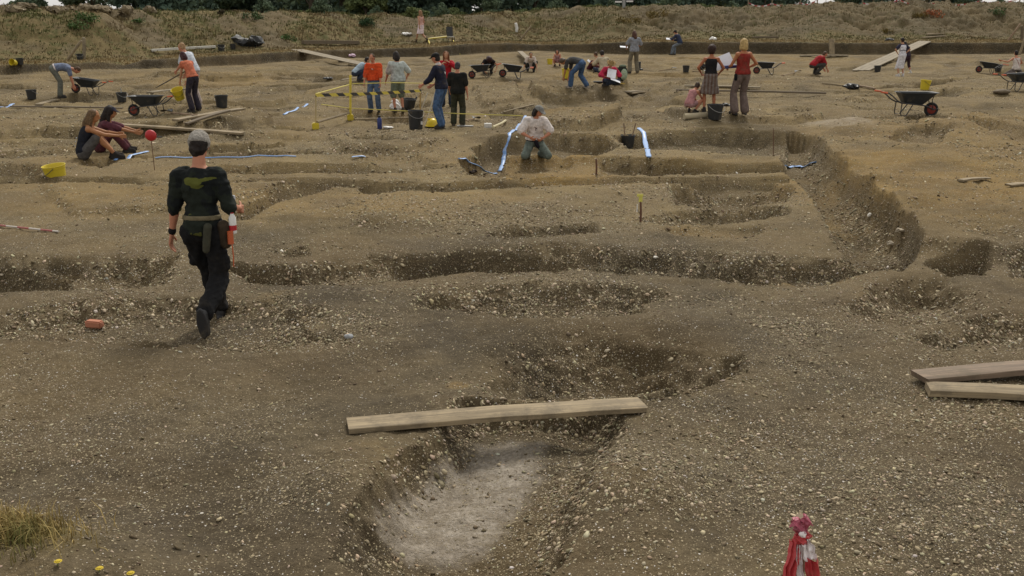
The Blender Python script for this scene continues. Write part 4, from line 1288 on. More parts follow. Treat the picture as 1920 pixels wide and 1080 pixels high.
def big_mesh(name, co, faces, mat, colattr=None, smooth=False):
    me = bpy.data.meshes.new(name)
    k = faces.shape[1]
    me.vertices.add(len(co)); me.vertices.foreach_set('co', co.astype(np.float32).ravel())
    me.loops.add(faces.size); me.loops.foreach_set('vertex_index', faces.astype(np.int32).ravel())
    me.polygons.add(len(faces)); me.polygons.foreach_set('loop_start', np.arange(0, faces.size, k, dtype=np.int32))
    if smooth:
        me.polygons.foreach_set('use_smooth', np.ones(len(faces), bool))
    me.update(calc_edges=True)
    if colattr is not None:
        a = me.attributes.new('tint', 'FLOAT_COLOR', 'POINT')
        a.data.foreach_set('color', np.concatenate([colattr, np.ones((len(co), 1))], 1).astype(np.float32).ravel())
    me.materials.append(mat)
    o = bpy.data.objects.new(name, me); COL.objects.link(o)
    return o

def tint_mat(name, rough=.9, bump=0., trans=0.):
    m, nt, b = new_mat(name)
    g = NT(nt)
    at = g.n('ShaderNodeAttribute', attribute_name='tint')
    tc = g.n('ShaderNodeTexCoord')
    f = g.noise(tc.outputs['Object'], 90, 3)
    c = g.mix(g.mapr(f, .35, .7, 0, .5), at.outputs['Color'], g.mix(.55, at.outputs['Color'], (.10, .08, .05)))
    g.l(c, b.inputs['Base Color']); b.inputs['Roughness'].default_value = rough
    b.inputs['Specular IOR Level'].default_value = .2
    return m

def gravel():
    N = 820000
    rng = np.random.default_rng(5)
    d0, dk, d1 = 3.2, 9.0, 46.0
    A1 = (dk * dk - d0 * d0) / 2; A2 = dk * dk * math.log(d1 / dk)
    r = rng.random(N)
    near = rng.random(N) < A1 / (A1 + A2)
    d = np.where(near, np.sqrt(d0 * d0 + r * (dk * dk - d0 * d0)), dk * (d1 / dk) ** r)
    t = rng.uniform(-.60, .60, N)
    x, y = d * t, d
    e = .04
    z, cut, u, ub = terrain(x, y, True)
    zx = terrain(x + e, y); zy = terrain(x, y + e)
    gx, gy = (zx - z) / e, (zy - z) / e
    slope = np.hypot(gx, gy)
    z1, z2 = zone_masks(x, y, cut, u, ub)
    dens = .10 + .75 * np.clip(z2[:, 1], 0, 1) ** 1.5 + .40 * sstep(.15, .5, slope) + .65 * np.clip(fbm(x, y, .5, 4, 71, .6), -.15, 1)
    dens *= (1 - .80 * np.clip(z1[:, 1] * 1.3, 0, 1)) * (1 - .75 * z1[:, 0]) * (1 - z1[:, 2])
    dens *= np.where(u > -.1, .15, 1)
    dens *= 1 - .55 * np.clip(z2[:, 0], 0, 1) * (slope < .3)
    hol = np.array(g0(1090, 690, -.25))
    dens *= .35 + 1.25 * sstep(-.30, .38, fbm(x, y, 2.0, 4, 78, .6))
    boost = np.where((slope > .30) & (u < -.1), 2.2, 1.0)
    dens *= boost * (1 - .88 * sstep(1.75, 1.15, np.sqrt(((x - hol[0]) / 1.15) ** 2 + ((y - hol[1]) / .8) ** 2)))
    keep = rng.random(N) < dens * .66
    x, y, z, d, slope, gx, gy, z2 = x[keep], y[keep], z[keep], d[keep], slope[keep], gx[keep], gy[keep], z2[keep]
    n = len(x)
    size = np.clip(rng.lognormal(math.log(.0047), .58, n), .0024, .017) * (1 + np.clip((d - 8) / 18, 0, .9)) * (1 + .30 * sstep(.25, .7, slope))
    v, f = ico()
    nv, nf = len(v), len(f)
    sc = np.stack([rng.uniform(.75, 1.5, n), rng.uniform(.6, 1.1, n), rng.uniform(.30, .62, n)], 1) * size[:, None]
    jit = rng.uniform(.62, 1.25, (n, nv, 1))
    P = v[None] * jit * sc[:, None, :]
    a = rng.uniform(0, 6.283, n); ca, sa = np.cos(a), np.sin(a)
    b = rng.normal(0, .35, n); cb, sb = np.cos(b), np.sin(b)
    X = P[..., 0] * cb[:, None] - P[..., 2] * sb[:, None]; Zz = P[..., 0] * sb[:, None] + P[..., 2] * cb[:, None]
    Q = np.stack([X * ca[:, None] - P[..., 1] * sa[:, None], X * sa[:, None] + P[..., 1] * ca[:, None], Zz], -1)
    Q[..., 2] += Q[..., 0] * np.clip(gx, -.5, .5)[:, None] + Q[..., 1] * np.clip(gy, -.5, .5)[:, None]
    Q[..., 0] += x[:, None]; Q[..., 1] += y[:, None]; Q[..., 2] += (z + sc[:, 2] * .30)[:, None]
    F = (f[None] + (np.arange(n) * nv)[:, None, None]).reshape(-1, 3)
    h = rng.random(n)
    base = np.where(h[:, None] < .26, np.array([[.17, .130, .078]]), np.where(h[:, None] < .62, np.array([[.40, .325, .205]]), np.where(h[:, None] < .99, np.array([[.56, .47, .325]]), np.array([[.70, .65, .56]]))))
    base = base * rng.uniform(.55, 1.05, (n, 1)) * (1 + rng.uniform(-.07, .07, (n, 3)))
    o = big_mesh('gravel', Q.reshape(-1, 3), F, tint_mat('flint_gravel', .85), np.repeat(base, nv, 0), False)
    o['kind'] = 'stuff'; o['label'] = 'pale flint gravel strewn over the excavated soil'
    print('gravel', n)

# ------------------------------------------------------------------ grass
def blades(name, x, y, z, h, w, col, rng, label, bend=.4, n_per=7, spread=.08):
    n = len(x)
    X = np.repeat(x, n_per); Y = np.repeat(y, n_per); Z = np.repeat(z, n_per)
    H = np.repeat(h, n_per) * rng.uniform(.5, 1.15, n * n_per); W = np.repeat(w, n_per)
    SPR = np.repeat(h, n_per) * spread * 2
    X = X + rng.normal(0, 1, n * n_per) * SPR; Y = Y + rng.normal(0, 1, n * n_per) * SPR
    a = rng.uniform(0, 6.283, n * n_per); l = rng.normal(0, bend, n * n_per)
    wx, wy = np.cos(a) * W / 2, np.sin(a) * W / 2
    lx, ly = -np.sin(a) * l * H, np.cos(a) * l * H
    o0 = np.zeros_like(X)
    rows = [(0, 1, 0), (.55, .75, .3), (1, .08, 1)]
    V = []
    for f, ww, b in rows:
        V.append(np.stack([X - wx * ww + lx * b, Y - wy * ww + ly * b, Z + H * f * (1 - .3 * abs(l) * b)], -1))
        V.append(np.stack([X + wx * ww + lx * b, Y + wy * ww + ly * b, Z + H * f * (1 - .3 * abs(l) * b)], -1))
    P = np.stack(V, 1).reshape(-1, 3)
    i = np.arange(n * n_per)[:, None] * 6
    F = np.concatenate([i + np.array([[0, 1, 3, 2]]), i + np.array([[2, 3, 5, 4]])])
    C = np.repeat(np.repeat(col, n_per, 0) * rng.uniform(.7, 1.3, (n * n_per, 1)), 6, 0)
    o = big_mesh(name, P, F, tint_mat(name + '_blades', .8), C, True)
    o['kind'] = 'stuff'; o['label'] = label
    return o

def grasses():
    rng = np.random.default_rng(9)
    # dry grass over berm and bank
    N = 46000
    x = rng.uniform(-46, 46, N); u_ = rng.uniform(.2, 19, N)
    y = np.interp(x, _bx, _by) + u_
    z, cut, u, ub = terrain(x, y, True)
    z1, z2 = zone_masks(x, y, cut, u, ub)
    k = (rng.random(N) < z1[:, 2] * .75 + .03 - .3 * (z2[:, 2] > .3)) & (u > .35)
    x, y, z, u, ub = x[k], y[k], z[k], u[k], ub[k]
    n = len(x)
    g = sstep(.05, .5, fbm(x, y, 4.0, 4, 73, .6) + .22)[:, None]
    g = g * sstep(3, 8, u)[:, None]
    col = np.array([[.160, .116, .055]]) * (1 - g) + np.array([[.105, .108, .034]]) * g
    col = col * (1 + .9 * sstep(5.5, 3, u))[:, None]
    col = col * rng.uniform(.75, 1.25, (n, 1))
    hh = rng.uniform(.05, .15, n) * (1 + .6 * sstep(1.5, 4, ub))
    blades('dry_grass', x, y, z - .02, hh, np.full(n, .05), col, rng, 'dry yellow grass and weeds over the berm and earth bank', .55, 5, .5)
    # weeds on the crest give it a ragged outline
    # tuft by the camera, lower left
    c = np.array(g0(30, 1080))
    N = 2300
    x = c[0] - .22 + rng.normal(0, .22, N); y = c[1] - .03 + rng.normal(-.02, .13, N)
    z = terrain(x, y)
    g = (sstep(.1, .7, fbm(x, y, .3, 3, 3) + .0))[:, None]
    col = np.array([[.36, .265, .10]]) * (1 - g) + np.array([[.13, .14, .04]]) * g
    blades('tall_grass', x, y, z - .01, rng.uniform(.04, .15, N), np.full(N, .006), col, rng, 'yellowing grass tuft at the lower left corner', .6, 3, .2)

def flower(px, py, label):
    p = gp(px, py + 6)
    p.z -= .01
    t = thing('flower', label, 'flower', p, random.uniform(0, 6), 'yellow flowers by the grass tuft')
    d = ray(px, py); tt = p.y / d[1]; h = max(.03, CAM_H + d[2] * tt - p.z)
    mb = MB(); mb.tube([(0, 0, 0), (.004, .002, h * .6), (0, 0, h)], .0025, 5); mb.build('stem', plain((.10, .14, .03), 'stem_green', .6), t)
    mb = MB()
    for ring, nn, r, zz in ((0, 13, .017, .004), (1, 9, .011, .008)):
        for k in range(nn):
            a = 2 * math.pi * k / nn + ring
            mb.ell((math.cos(a) * r * .6, math.sin(a) * r * .6, h + zz), (r * .62, .0045, .002), Matrix.Rotation(a, 3, 'Z'), 8, 4)
    mb.ell((0, 0, h + .006), (.006, .006, .005), None, 8, 5)
    mb.build('petals', plain((.52, .38, .02), 'yellow_petals', .8), t)

# ------------------------------------------------------------------ trees and bushes
LEAF = {}
def leaf_mat(rgb, name):
    if name in LEAF:
        return LEAF[name]
    m, nt, b = new_mat(name)
    g = NT(nt)
    gi = g.n('ShaderNodeNewGeometry')
    tc = g.n('ShaderNodeTexCoord')
    f = g.noise(tc.outputs['Object'], .9, 4, .6)
    c = g.mix(gi.outputs['Random Per Island'], tuple(q * .7 for q in rgb), tuple(q * 1.35 for q in rgb))
    c = g.mix(g.mapr(f, .4, .65, 0, .6), c, (rgb[0] * 1.5, rgb[1] * 1.35, rgb[2] * 1.1))
    g.l(c, b.inputs['Base Color']); b.inputs['Roughness'].default_value = .75
    b.inputs['Specular IOR Level'].default_value = .25
    LEAF[name] = m
    return m

def leaves(mb_seed, cl, leaf, n_each, rng):
    """leaf sized faces through a set of clumps (centre, radius)"""
    C = np.array([c for c, r in cl]); Rr = np.array([r for c, r in cl])
    k = rng.integers(0, len(cl), n_each)
    dirn = rng.normal(0, 1, (n_each, 3)); dirn /= np.linalg.norm(dirn, axis=1)[:, None]
    rad = rng.random(n_each) ** .45
    P = C[k] + dirn * (rad * Rr[k])[:, None] * np.array([1, 1, .82])
    u = rng.normal(0, 1, (n_each, 3)); u /= np.linalg.norm(u, axis=1)[:, None]
    w = np.cross(u, rng.normal(0, 1, (n_each, 3))); w /= np.linalg.norm(w, axis=1)[:, None]
    s = leaf * rng.uniform(.6, 1.4, n_each)[:, None]
    V = np.stack([P - u * s, P + w * s * .55, P + u * s, P - w * s * .55], 1).reshape(-1, 3)
    F = np.arange(n_each * 4).reshape(-1, 4)
    return V, F

def tree_proto(seed, H, W, rgb, mname, low=.08, leaf=.27, n=10000):
    rng = np.random.default_rng(seed)
    rr = random.Random(seed)
    t = thing('tree', '', 'tree')
    mb = MB()
    mb.tube([(0, 0, -.3), (.05, .03, H * .2), (-.1, .05, H * .45), (.05, 0, H * .75)], [.32, .25, .16, .05], 9)
    cl = []
    for i in range(34):
        z = H * (low + (1 - low) * rr.random() ** (.9 if i % 2 else 2.4))
        f = z / H
        prof = W * (.55 + .6 * f if f < .4 else .95 * math.sqrt(max(0, 1 - ((f - .4) / .66) ** 2)))
        a = rr.uniform(0, 6.283); rad = prof * rr.uniform(.35, 1.0)
        c = (rad * math.cos(a), rad * math.sin(a), z)
        cl.append((c, rr.uniform(.14, .26) * W * 1.5))
        if i % 3 == 0:
            mb.tube([(0, 0, z * .55), (c[0] * .5, c[1] * .5, z * .85), c], [.09, .06, .02], 6)
    mb.build('trunk', plain((.09, .07, .05), 'bark', .9, scale=20, bump=.6), t)
    V, F = leaves(seed, cl, leaf, n, rng)
    o = big_mesh('crown', V, F, leaf_mat(rgb, mname)); o.parent = t
    return t

def vegetation():
    A = tree_proto(1, 9, 3.6, (.095, .135, .085), 'dark_leaves', .0)
    B = tree_proto(2, 11, 4.4, (.085, .130, .098), 'bluish_leaves', .0)
    Cc = tree_proto(3, 6.5, 3.4, (.115, .145, .058), 'light_leaves', .0)
    protos = [A, B, Cc]
    used = [False] * 3
    rr = random.Random(4)
    def put(k, px, dist, sc, label, group):
        x = (px - 960) / FPX * dist * 1.02
        y = dist
        p = Vector((x, y, th(x, y) - .2))
        rot = (0, 0, rr.uniform(0, 6.28))
        if not used[k]:
            used[k] = True
            protos[k].location = p; protos[k].rotation_euler = rot; protos[k].scale = (sc,) * 3
            tag(protos[k], label, 'tree', group)
        else:
            dup(protos[k], p, rot, label, group, sc)
    lab = ['dark broadleaf tree standing in the wood beyond the earth bank', 'tall bluish green tree standing in the wood beyond the earth bank', 'light green bushy tree standing in the wood beyond the earth bank']
    put(0, 105, 118, .72, 'dark tree bordering the first gap of open sky from the left', 'trees beyond the bank')
    put(0, 218, 124, .95, 'dark round tree standing alone between two sky gaps at the left', 'trees beyond the bank')
    put(2, 165, 130, .42, 'small light tree left of the lone round tree at the left', 'trees beyond the bank')
    # the wood
    for i in range(46):
        px = 322 + (1462 - 322) * i / 45 + rr.uniform(-10, 10)
        d = rr.uniform(108, 150)
        k = rr.choice([0, 0, 1, 1, 1, 2])
        sc = rr.uniform(.85, 1.3) if k != 2 else rr.uniform(.7, 1.1)
        if px > 1285:
            d += 30; sc *= .72
        put(k, px, d, sc, lab[k], 'trees beyond the bank')
    for i in range(34):
        px = 316 + 1130 * i / 33 + rr.uniform(-8, 8)
        put(2 if i % 3 else 0, px, rr.uniform(98, 105), rr.uniform(.28, .42), 'low bushy tree at the front edge of the wood beyond the bank', 'trees beyond the bank')
    for px, d, k, sc in ((1545, 152, 0, .6), (1570, 140, 0, .8), (1600, 136, 1, .85), (1640, 140, 0, .95), (1685, 145, 1, .9), (1725, 140, 1, .85), (1755, 138, 0, .8), (1785, 140, 0, .6), (1820, 145, 0, .45)):
        put(k, px, d, sc, {0: 'dark tree behind the banded tape on the right hand bank', 1: 'bluish tree behind the banded tape on the right hand bank'}[k], 'trees on the right beyond the bank')
    # bushes and plants on the bank
    def bush(px, py, w, h, rgb, mname, label, n=500, leaf=.06, cat='bush'):
        p = gp(px, py); p.z -= .05
        t = thing('bush', label, cat, p, 0, 'plants growing on the bank')
        rng = np.random.default_rng(int(px * 3 + py))
        cl = [((rng.uniform(-w, w) * .7, rng.uniform(-w, w) * .5, h * rng.uniform(.25, .8)), w * rng.uniform(.3, .5)) for _ in range(7)]
        mb = MB()
        for c, r in cl:
            mb.tube([(0, 0, -.05), (c[0] * .5, c[1] * .5, c[2] * .6), c], .012, 5)
        mb.build('stems', plain((.09, .08, .04), 'stem', .9), t)
        V, F = leaves(0, cl, leaf, n, rng)
        o = big_mesh('foliage', V, F, leaf_mat(rgb, mname)); o.parent = t
    bush(686, 50, .62, .62, (.035, .070, .028), 'bush_green', 'dark green round bush on the bank above the end of the left ramp', 700)
    bush(168, 43, .9, .5, (.060, .105, .030), 'weed_green', 'bright green patch of weeds on the left bank', 500)
    bush(145, 55, .6, .35, (.060, .105, .030), 'weed_green', 'small green weed clump low on the left bank', 300)
    bush(472, 37, .7, .5, (.050, .085, .030), 'weed_green2', 'green weed clump near the top of the bank left of the ramp', 400)
    bush(414, 27, .35, .35, (.05, .04, .02), 'dry_weed', 'small dark weed on the crest of the left bank', 200)
    bush(260, 44, .4, .3, (.060, .09, .030), 'weed_green', 'small weed on the bank right of the green patch', 200)
    bush(545, 76, .7, .28, (.060, .105, .030), 'weed_green', 'low bright weeds at the foot of the bank near the left ramp', 400)
    bush(1742, 30, .9, .45, (.26, .085, .032), 'red_weed', 'reddish orange docks growing on the right bank', 500)
    bush(1722, 34, .7, .35, (.15, .11, .03), 'olive_weed', 'olive weeds beside the reddish docks', 400)
    bush(1870, 26, .8, .40, (.060, .085, .03), 'weed_green2', 'green weeds near the top of the right bank', 400)
    bush(1180, 42, 1.0, .35, (.12, .12, .03), 'olive_weed', 'olive green weeds on the bank above the man in the grey shirt', 500)
    bush(1240, 30, 1.2, .35, (.12, .12, .03), 'olive_weed', 'broad olive weeds near the crest in the middle', 600)
    bush(655, 27, .6, .5, (.13, .15, .03), 'lime_weed', 'yellow green bush on the crest in front of the wood', 400)
    bush(1665, 62, .5, .3, (.10, .09, .03), 'olive_weed', 'small weeds on the rough face of the right bank', 200)
    for i, (px, py, w) in enumerate(((30, 17, .8), (50, 14, .7), (110, 18, .9), (150, 16, .9), (190, 17, 1.0), (235, 20, .6), (280, 19, .7))):
        p = gp(px, py + 4)
        p.z -= .12
        blobmesh('soil_heap', p, (w * .62, .55, .24), bpy.data.materials['excavated_soil_clods'], ['brown clod heap on the crest at the far left corner', 'reddish clod heap second on the crest from the left', 'clod heap on the crest below the first dark tree', 'pale clod heap on the crest between the first dark tree and the lone tree',
                 'large tan clod heap on the crest in front of the lone tree', 'small clod heap right under the lone tree', 'pale clod heap on the crest at the second sky gap'][i], 'soil heap', 50 + i, .22, .35)

def crest_fence():
    pts = [(1378, 14, 1), (1420, 13, -2), (1470, 11, 0), (1500, 10, -3), (1580, 10, -4), (1645, 10, -4), (1700, 7, -3), (1787, 9, -4), (1858, 10, -3), (1925, 9, -3)]
    tops = []
    for i, (px, py, tp) in enumerate(pts):
        dd = 83
        x = (px - 960) / FPX * dd * 1.02
        z0 = th(x, dd)
        mb = MB(); mb.tube([(0, 0, -.1), (.02, 0, 1.15)], [.05, .045], 8)
        o = mb.build('fence_post', W_GREY); o.location = (x, dd, z0)
        names = ['first', 'second', 'third', 'fourth', 'fifth', 'sixth', 'seventh', 'eighth', 'ninth', 'last']
        tag(o, names[i] + ' post from the left of the taped line on the right bank', 'post', 'posts of the taped line on the bank')
        tops.append(Vector((x, dd, z0 + .30 + .10 * (i % 2))))
    mat = striped('barrier_tape', (.42, .05, .05), (.66, .62, .60), 0, .50)
    for nm, a, b, lab in (('barrier_tape', 0, 3, 'red and white barrier tape on the bank in front of the end of the wood'), ('barrier_tape', 4, 9, 'red and white barrier tape along the crest of the right bank')):
        q = []
        for i in range(a, b):
            for k in range(10):
                f = k / 10
                q.append(tops[i].lerp(tops[i + 1], f) - Vector((0, 0, .25 * 4 * f * (1 - f))))
        q.append(tops[b])
        mb = MB(); mb.strip(q, .085, (0, .1, 1), .006)
        tag(world_mesh(mb, nm, mat, q[0]), lab, 'tape', 'tapes along the bank')
    # pole with two pale plates on the crest
    x = (1158 - 960) / FPX * 84 * 1.02
    p = Vector((x, 84, th(x, 84)))
    o = thing('sign_pole', 'grey pole with two pale plates on the crest above the man in the grey shirt', 'pole', p)
    mb = MB(); mb.tube([(0, 0, -.1), (0, 0, 2.4)], .13, 10); mb.build('pole', M_GREY, o)
    for s_, zz in ((-1, .42), (1, .46)):
        mb = MB(); mb.box((s_ * .45, -.1, zz), (.55, .06, .13), None, .01); mb.build('plate', M_WHITE, o)

m_, nt_, b_ = new_mat('excavated_soil_clods')
g_ = NT(nt_); tc_n = g_.n('ShaderNodeTexCoord'); f_ = g_.noise(tc_n.outputs['Object'], 3, 6, .7)
g_.l(g_.mix(g_.mapr(f_, .35, .65), (.13, .10, .06), (.235, .185, .11)), b_.inputs['Base Color']); b_.inputs['Roughness'].default_value = .95
bp_ = g_.n('ShaderNodeBump'); bp_.inputs['Strength'].default_value = .8; bp_.inputs['Distance'].default_value = .1
g_.l(f_, bp_.inputs['Height']); g_.l(bp_.outputs[0], b_.inputs['Normal'])

gravel()
grasses()
for px, py, lab in ((110, 1055, 'leftmost and highest of the yellow flowers in the grass corner'), (188, 1072, 'middle yellow flower at the right end of the grass corner'), (246, 1078, 'rightmost yellow flower on the bare soil by the grass corner')):
    flower(px, py, lab)
vegetation()
crest_fence()
# ------------------------------------------------------------------ people
def V3(*a):
    return Vector(a)
def rcap(P, p0, r0, p1, r1, seg=12, flat=None):
    """tapered capsule appended to the piece list"""
    p0, p1 = Vector(p0), Vector(p1)
    d = p1 - p0
    L = d.length
    if L < 1e-5:
        d = Vector((0, 0, 1)); L = 1e-5
    t = d.normalized()
    a = t.orthogonal().normalized(); b = t.cross(a)
    V, F = [], []
    rings = []
    for k in range(4):
        q = -math.pi / 2 + (math.pi / 2) * k / 3
        rings.append((p0 + t * (r0 * math.sin(q)), r0 * math.cos(q)))
    for k in range(4):
        q = (math.pi / 2) * k / 3
        rings.append((p1 + t * (r1 * math.sin(q)), r1 * math.cos(q)))
    for c, r in rings:
        r = max(r, 1e-4)
        for k in range(seg):
            q = 2 * math.pi * k / seg
            V.append(c + (a * math.cos(q) + b * math.sin(q)) * r)
    n = len(rings)
    for i in range(n - 1):
        for k in range(seg):
            F.append((i * seg + k, i * seg + (k + 1) % seg, (i + 1) * seg + (k + 1) % seg, (i + 1) * seg + k))
    F.append(tuple(range(seg))[::-1]); F.append(tuple(range((n - 1) * seg, n * seg)))
    P.append((V, F))
def rell(P, c, r, ax=None, nu=16, nv=10):
    mb = MB(); mb.ell((0, 0, 0), r, None, nu, nv)
    M = ax if ax is not None else Matrix.Identity(3)
    P.append(([Vector(c) + M @ Vector(v) for v in mb.v], mb.f))
def rloft(P, rings, seg=18):
    """rings: (centre, side vec, front vec) with lengths = radii"""
    V, F = [], []
    for c, sx, fy in rings:
        for k in range(seg):
            q = 2 * math.pi * k / seg
            V.append(Vector(c) + Vector(sx) * math.cos(q) + Vector(fy) * math.sin(q))
    n = len(rings)
    for i in range(n - 1):
        for k in range(seg):
            F.append((i * seg + k, i * seg + (k + 1) % seg, (i + 1) * seg + (k + 1) % seg, (i + 1) * seg + k))
    F.append(tuple(range(seg))[::-1]); F.append(tuple(range((n - 1) * seg, n * seg)))
    P.append((V, F))

_tmp = []
def remesh(P, voxel, smooth=2, sf=.5):
    me = bpy.data.meshes.new('tmp')
    V, F = [], []
    for v, f in P:
        b = len(V); V += [tuple(q) for q in v]; F += [tuple(i + b for i in q) for q in f]
    me.from_pydata(V, [], F)
    o = bpy.data.objects.new('tmp', me); COL.objects.link(o)
    m = o.modifiers.new('r', 'REMESH'); m.mode = 'VOXEL'; m.voxel_size = voxel
    if smooth:
        s = o.modifiers.new('s', 'SMOOTH'); s.iterations = smooth; s.factor = sf
    _tmp.append(o)
    return o
def harvest(objs):
    bpy.context.view_layer.update()
    dg = bpy.context.evaluated_depsgraph_get()
    out = []
    for o in objs:
        e = o.evaluated_get(dg)
        me = e.to_mesh()
        co = np.empty(len(me.vertices) * 3, np.float32); me.vertices.foreach_get('co', co)
        fl = [tuple(p.vertices) for p in me.polygons]
        out.append((co.reshape(-1, 3), fl))
        e.to_mesh_clear()
    for o in objs:
        m = o.data; bpy.data.objects.remove(o); bpy.data.meshes.remove(m)
    return out

def ik(a, target, l1, l2, pole):
    a, target, pole = Vector(a), Vector(target), Vector(pole)
    d = target - a
    D = min(max(d.length, abs(l1 - l2) + .01), (l1 + l2) * .999)
    dn = d.normalized() if d.length > 1e-6 else Vector((0, 0, -1))
    pn = pole - dn * pole.dot(dn)
    pn = pn.normalized() if pn.length > 1e-6 else dn.orthogonal().normalized()
    x = (l1 * l1 - l2 * l2 + D * D) / (2 * D)
    h = math.sqrt(max(0, l1 * l1 - x * x))
    return a + dn * x + pn * h, a + dn * D

TORSO = [(-.085, .085, .075), (-.03, .150, .108), (.04, .163, .116), (.12, .150, .104), (.20, .134, .094), (.29, .146, .104), (.38, .162, .112), (.45, .158, .100), (.50, .115, .080), (.535, .062, .058)]

def person(label, loc, heading, pose, look, s=1.0, voxel=.015, group='archaeologists working on the dig'):
    """pose: metres for a 1.75 m figure, x right, y forward, z up, origin on the ground below"""
    fem = look.get('fem', False)
    po = pose
    pel = Vector(po['pelvis'])
    a1, a2 = R(po.get('lean', 0)), R(po.get('lean2', po.get('lean', 0)))
    tw = R(po.get('twist', 0)); rl = R(po.get('roll', 0))
    def frame(a, twist=0.):
        M = Matrix.Rotation(-a, 3, 'X')
        M = Matrix.Rotation(rl, 3, 'Y') @ M @ Matrix.Rotation(twist, 3, 'Z')
        return M @ V3(1, 0, 0), M @ V3(0, 1, 0), M @ V3(0, 0, 1)
    def spine(t):
        """centre and frame at distance t above the hips"""
        n = 8; c = pel.copy(); st = t / n
        for i in range(n):
            f = sstep(.05, .40, (i + .5) * abs(st)) if t > 0 else 0.
            c += frame(a1 + (a2 - a1) * float(f))[2] * st
        f = float(sstep(.05, .40, t)) if t > 0 else 0.
        return c, frame(a1 + (a2 - a1) * f, tw * f)
    kw = .93 if fem else 1.0
    kh = 1.05 if fem else 1.0
    wide = look.get('wide', 1.0)
    def trings(t0, t1, infl, flare=0.):
        out = []
        ts = [t0] + [q[0] for q in TORSO if t0 + .015 < q[0] < t1 - .015] + [t1]
        for t in ts:
            rx = np.interp(t, [q[0] for q in TORSO], [q[1] for q in TORSO]) * (kh if t < .12 else kw) * wide
            ry = np.interp(t, [q[0] for q in TORSO], [q[2] for q in TORSO]) * (1.03 if fem and .3 < t < .45 else 1) * (wide * .5 + .5)
            c, (X, Y, Z) = spine(t)
            e = infl + flare * (1 - (t - t0) / (t1 - t0)) ** 2
            out.append((c, X * (rx + e), Y * (ry + e)))
        return out
    c0, (X0, Y0, Z0) = spine(0)
    ct, (XS, YS, ZS) = spine(.455)
    cn, _ = spine(.52)
    hipw = .088
    hips = [c0 + X0 * (q * hipw) - Z0 * .03 for q in (-1, 1)]
    shw = .172 * kw * (.5 + .5 * wide) + .004
    sho = [ct + XS * (q * shw) for q in (-1, 1)]
    # head
    hp, hy, hr = R(po.get('head', 0)), R(po.get('yaw', 0)), R(po.get('tilt', 0))
    MH = Matrix.Rotation(-hy, 3, 'Z') @ Matrix.Rotation(-hp, 3, 'X') @ Matrix.Rotation(hr, 3, 'Y')
    HX, HY, HZ = MH @ V3(1, 0, 0), MH @ V3(0, 1, 0), MH @ V3(0, 0, 1)
    neck_dir = (ZS * .6 + HZ * .6).normalized()
    nt_ = cn + neck_dir * .085
    hc = nt_ + HZ * .095 + HY * .018
    HM = Matrix((HX, HY, HZ)).transposed()
    # legs
    UL, LL = .435, .425
    feet = [Vector(q) for q in po['feet']]
    toes = [Vector(q) for q in po.get('toes', [(-.25, 1, 0), (.25, 1, 0)])]
    kp = [Vector(q) for q in po.get('knees', [(-.15, 1, 0), (.15, 1, 0)])]
    knees, ankles = [], []
    for i in range(2):
        k, a = ik(hips[i], feet[i], UL, LL, kp[i]); knees.append(k); ankles.append(a)
    UA, LA = .285, .255
    hands = [Vector(q) for q in po['hands']]
    ep = [Vector(q) for q in po.get('elbows', [(-.5, -1, -.3), (.5, -1, -.3)])]
    elb, wri = [], []
    for i in range(2):
        e, w = ik(sho[i], hands[i], UA, LA, ep[i]); elb.append(e); wri.append(w)
    jobs = []
    # ---- skin: one surface
    P = []
    rloft(P, trings(-.085, .535, 0))
    th_f = 1.06 if fem else 1
    for i in range(2):
        rcap(P, hips[i], .082 * th_f, knees[i], .054); rcap(P, hips[i] * .55 + knees[i] * .45, .070 * th_f, knees[i], .056)
        rcap(P, knees[i], .052, ankles[i], .036)
        cm = knees[i] * .68 + ankles[i] * .32
        sd = (knees[i] - ankles[i]).normalized()
        back = -(kp[i] - sd * kp[i].dot(sd)).normalized()
        rcap(P, cm + back * .012, .052, knees[i] * .3 + ankles[i] * .7, .036)
        tn = toes[i].normalized()
        heel = ankles[i] - tn * .035 - (Vector((0, 0, 1)) if abs(tn.z) < .6 else sd) * .045
        rcap(P, ankles[i], .036, heel, .030); rcap(P, heel, .032, heel + tn * .185, .026); rcap(P, ankles[i], .034, heel + tn * .13, .026)
        c1, (Xc, Yc, Zc) = spine(.44)
        rcap(P, c1 + Xc * ((-1, 1)[i] * .07), .070, sho[i], .058)
        ar = .88 if fem else 1
        rcap(P, sho[i], .055 * ar, elb[i], .040 * ar); rcap(P, elb[i], .041 * ar, wri[i], .026 * ar)
        rcap(P, elb[i] * .75 + wri[i] * .25, .043 * ar, elb[i] * .4 + wri[i] * .6, .033 * ar)
    rcap(P, cn - ZS * .03, .062, nt_, .052); rcap(P, nt_, .052, hc - HZ * .06, .050)
    rell(P, hc + HY * -.004 + HZ * .018, (.074, .092, .098), HM)
    rell(P, hc + HY * .028 - HZ * .048, (.054, .060, .062), HM)
    rell(P, hc + HY * .050 - HZ * .082, (.028, .028, .024), HM)
    rcap(P, hc + HY * .088 + HZ * .018, .009, hc + HY * .106 - HZ * .020, .014)
    rcap(P, hc + HY * .082 - HZ * .052 - HX * .018, .008, hc + HY * .082 - HZ * .052 + HX * .018, .008)
    for q in (-1, 1):
        rell(P, hc + HX * (q * .076) - HY * .006 - HZ * .004, (.010, .020, .030), HM)
        rcap(P, hc + HX * (q * .014) + HY * .084 + HZ * .034, .009, hc + HX * (q * .050) + HY * .068 + HZ * .034, .009)
    jobs.append(('skin', P, voxel, 1, look['skin'], 0))
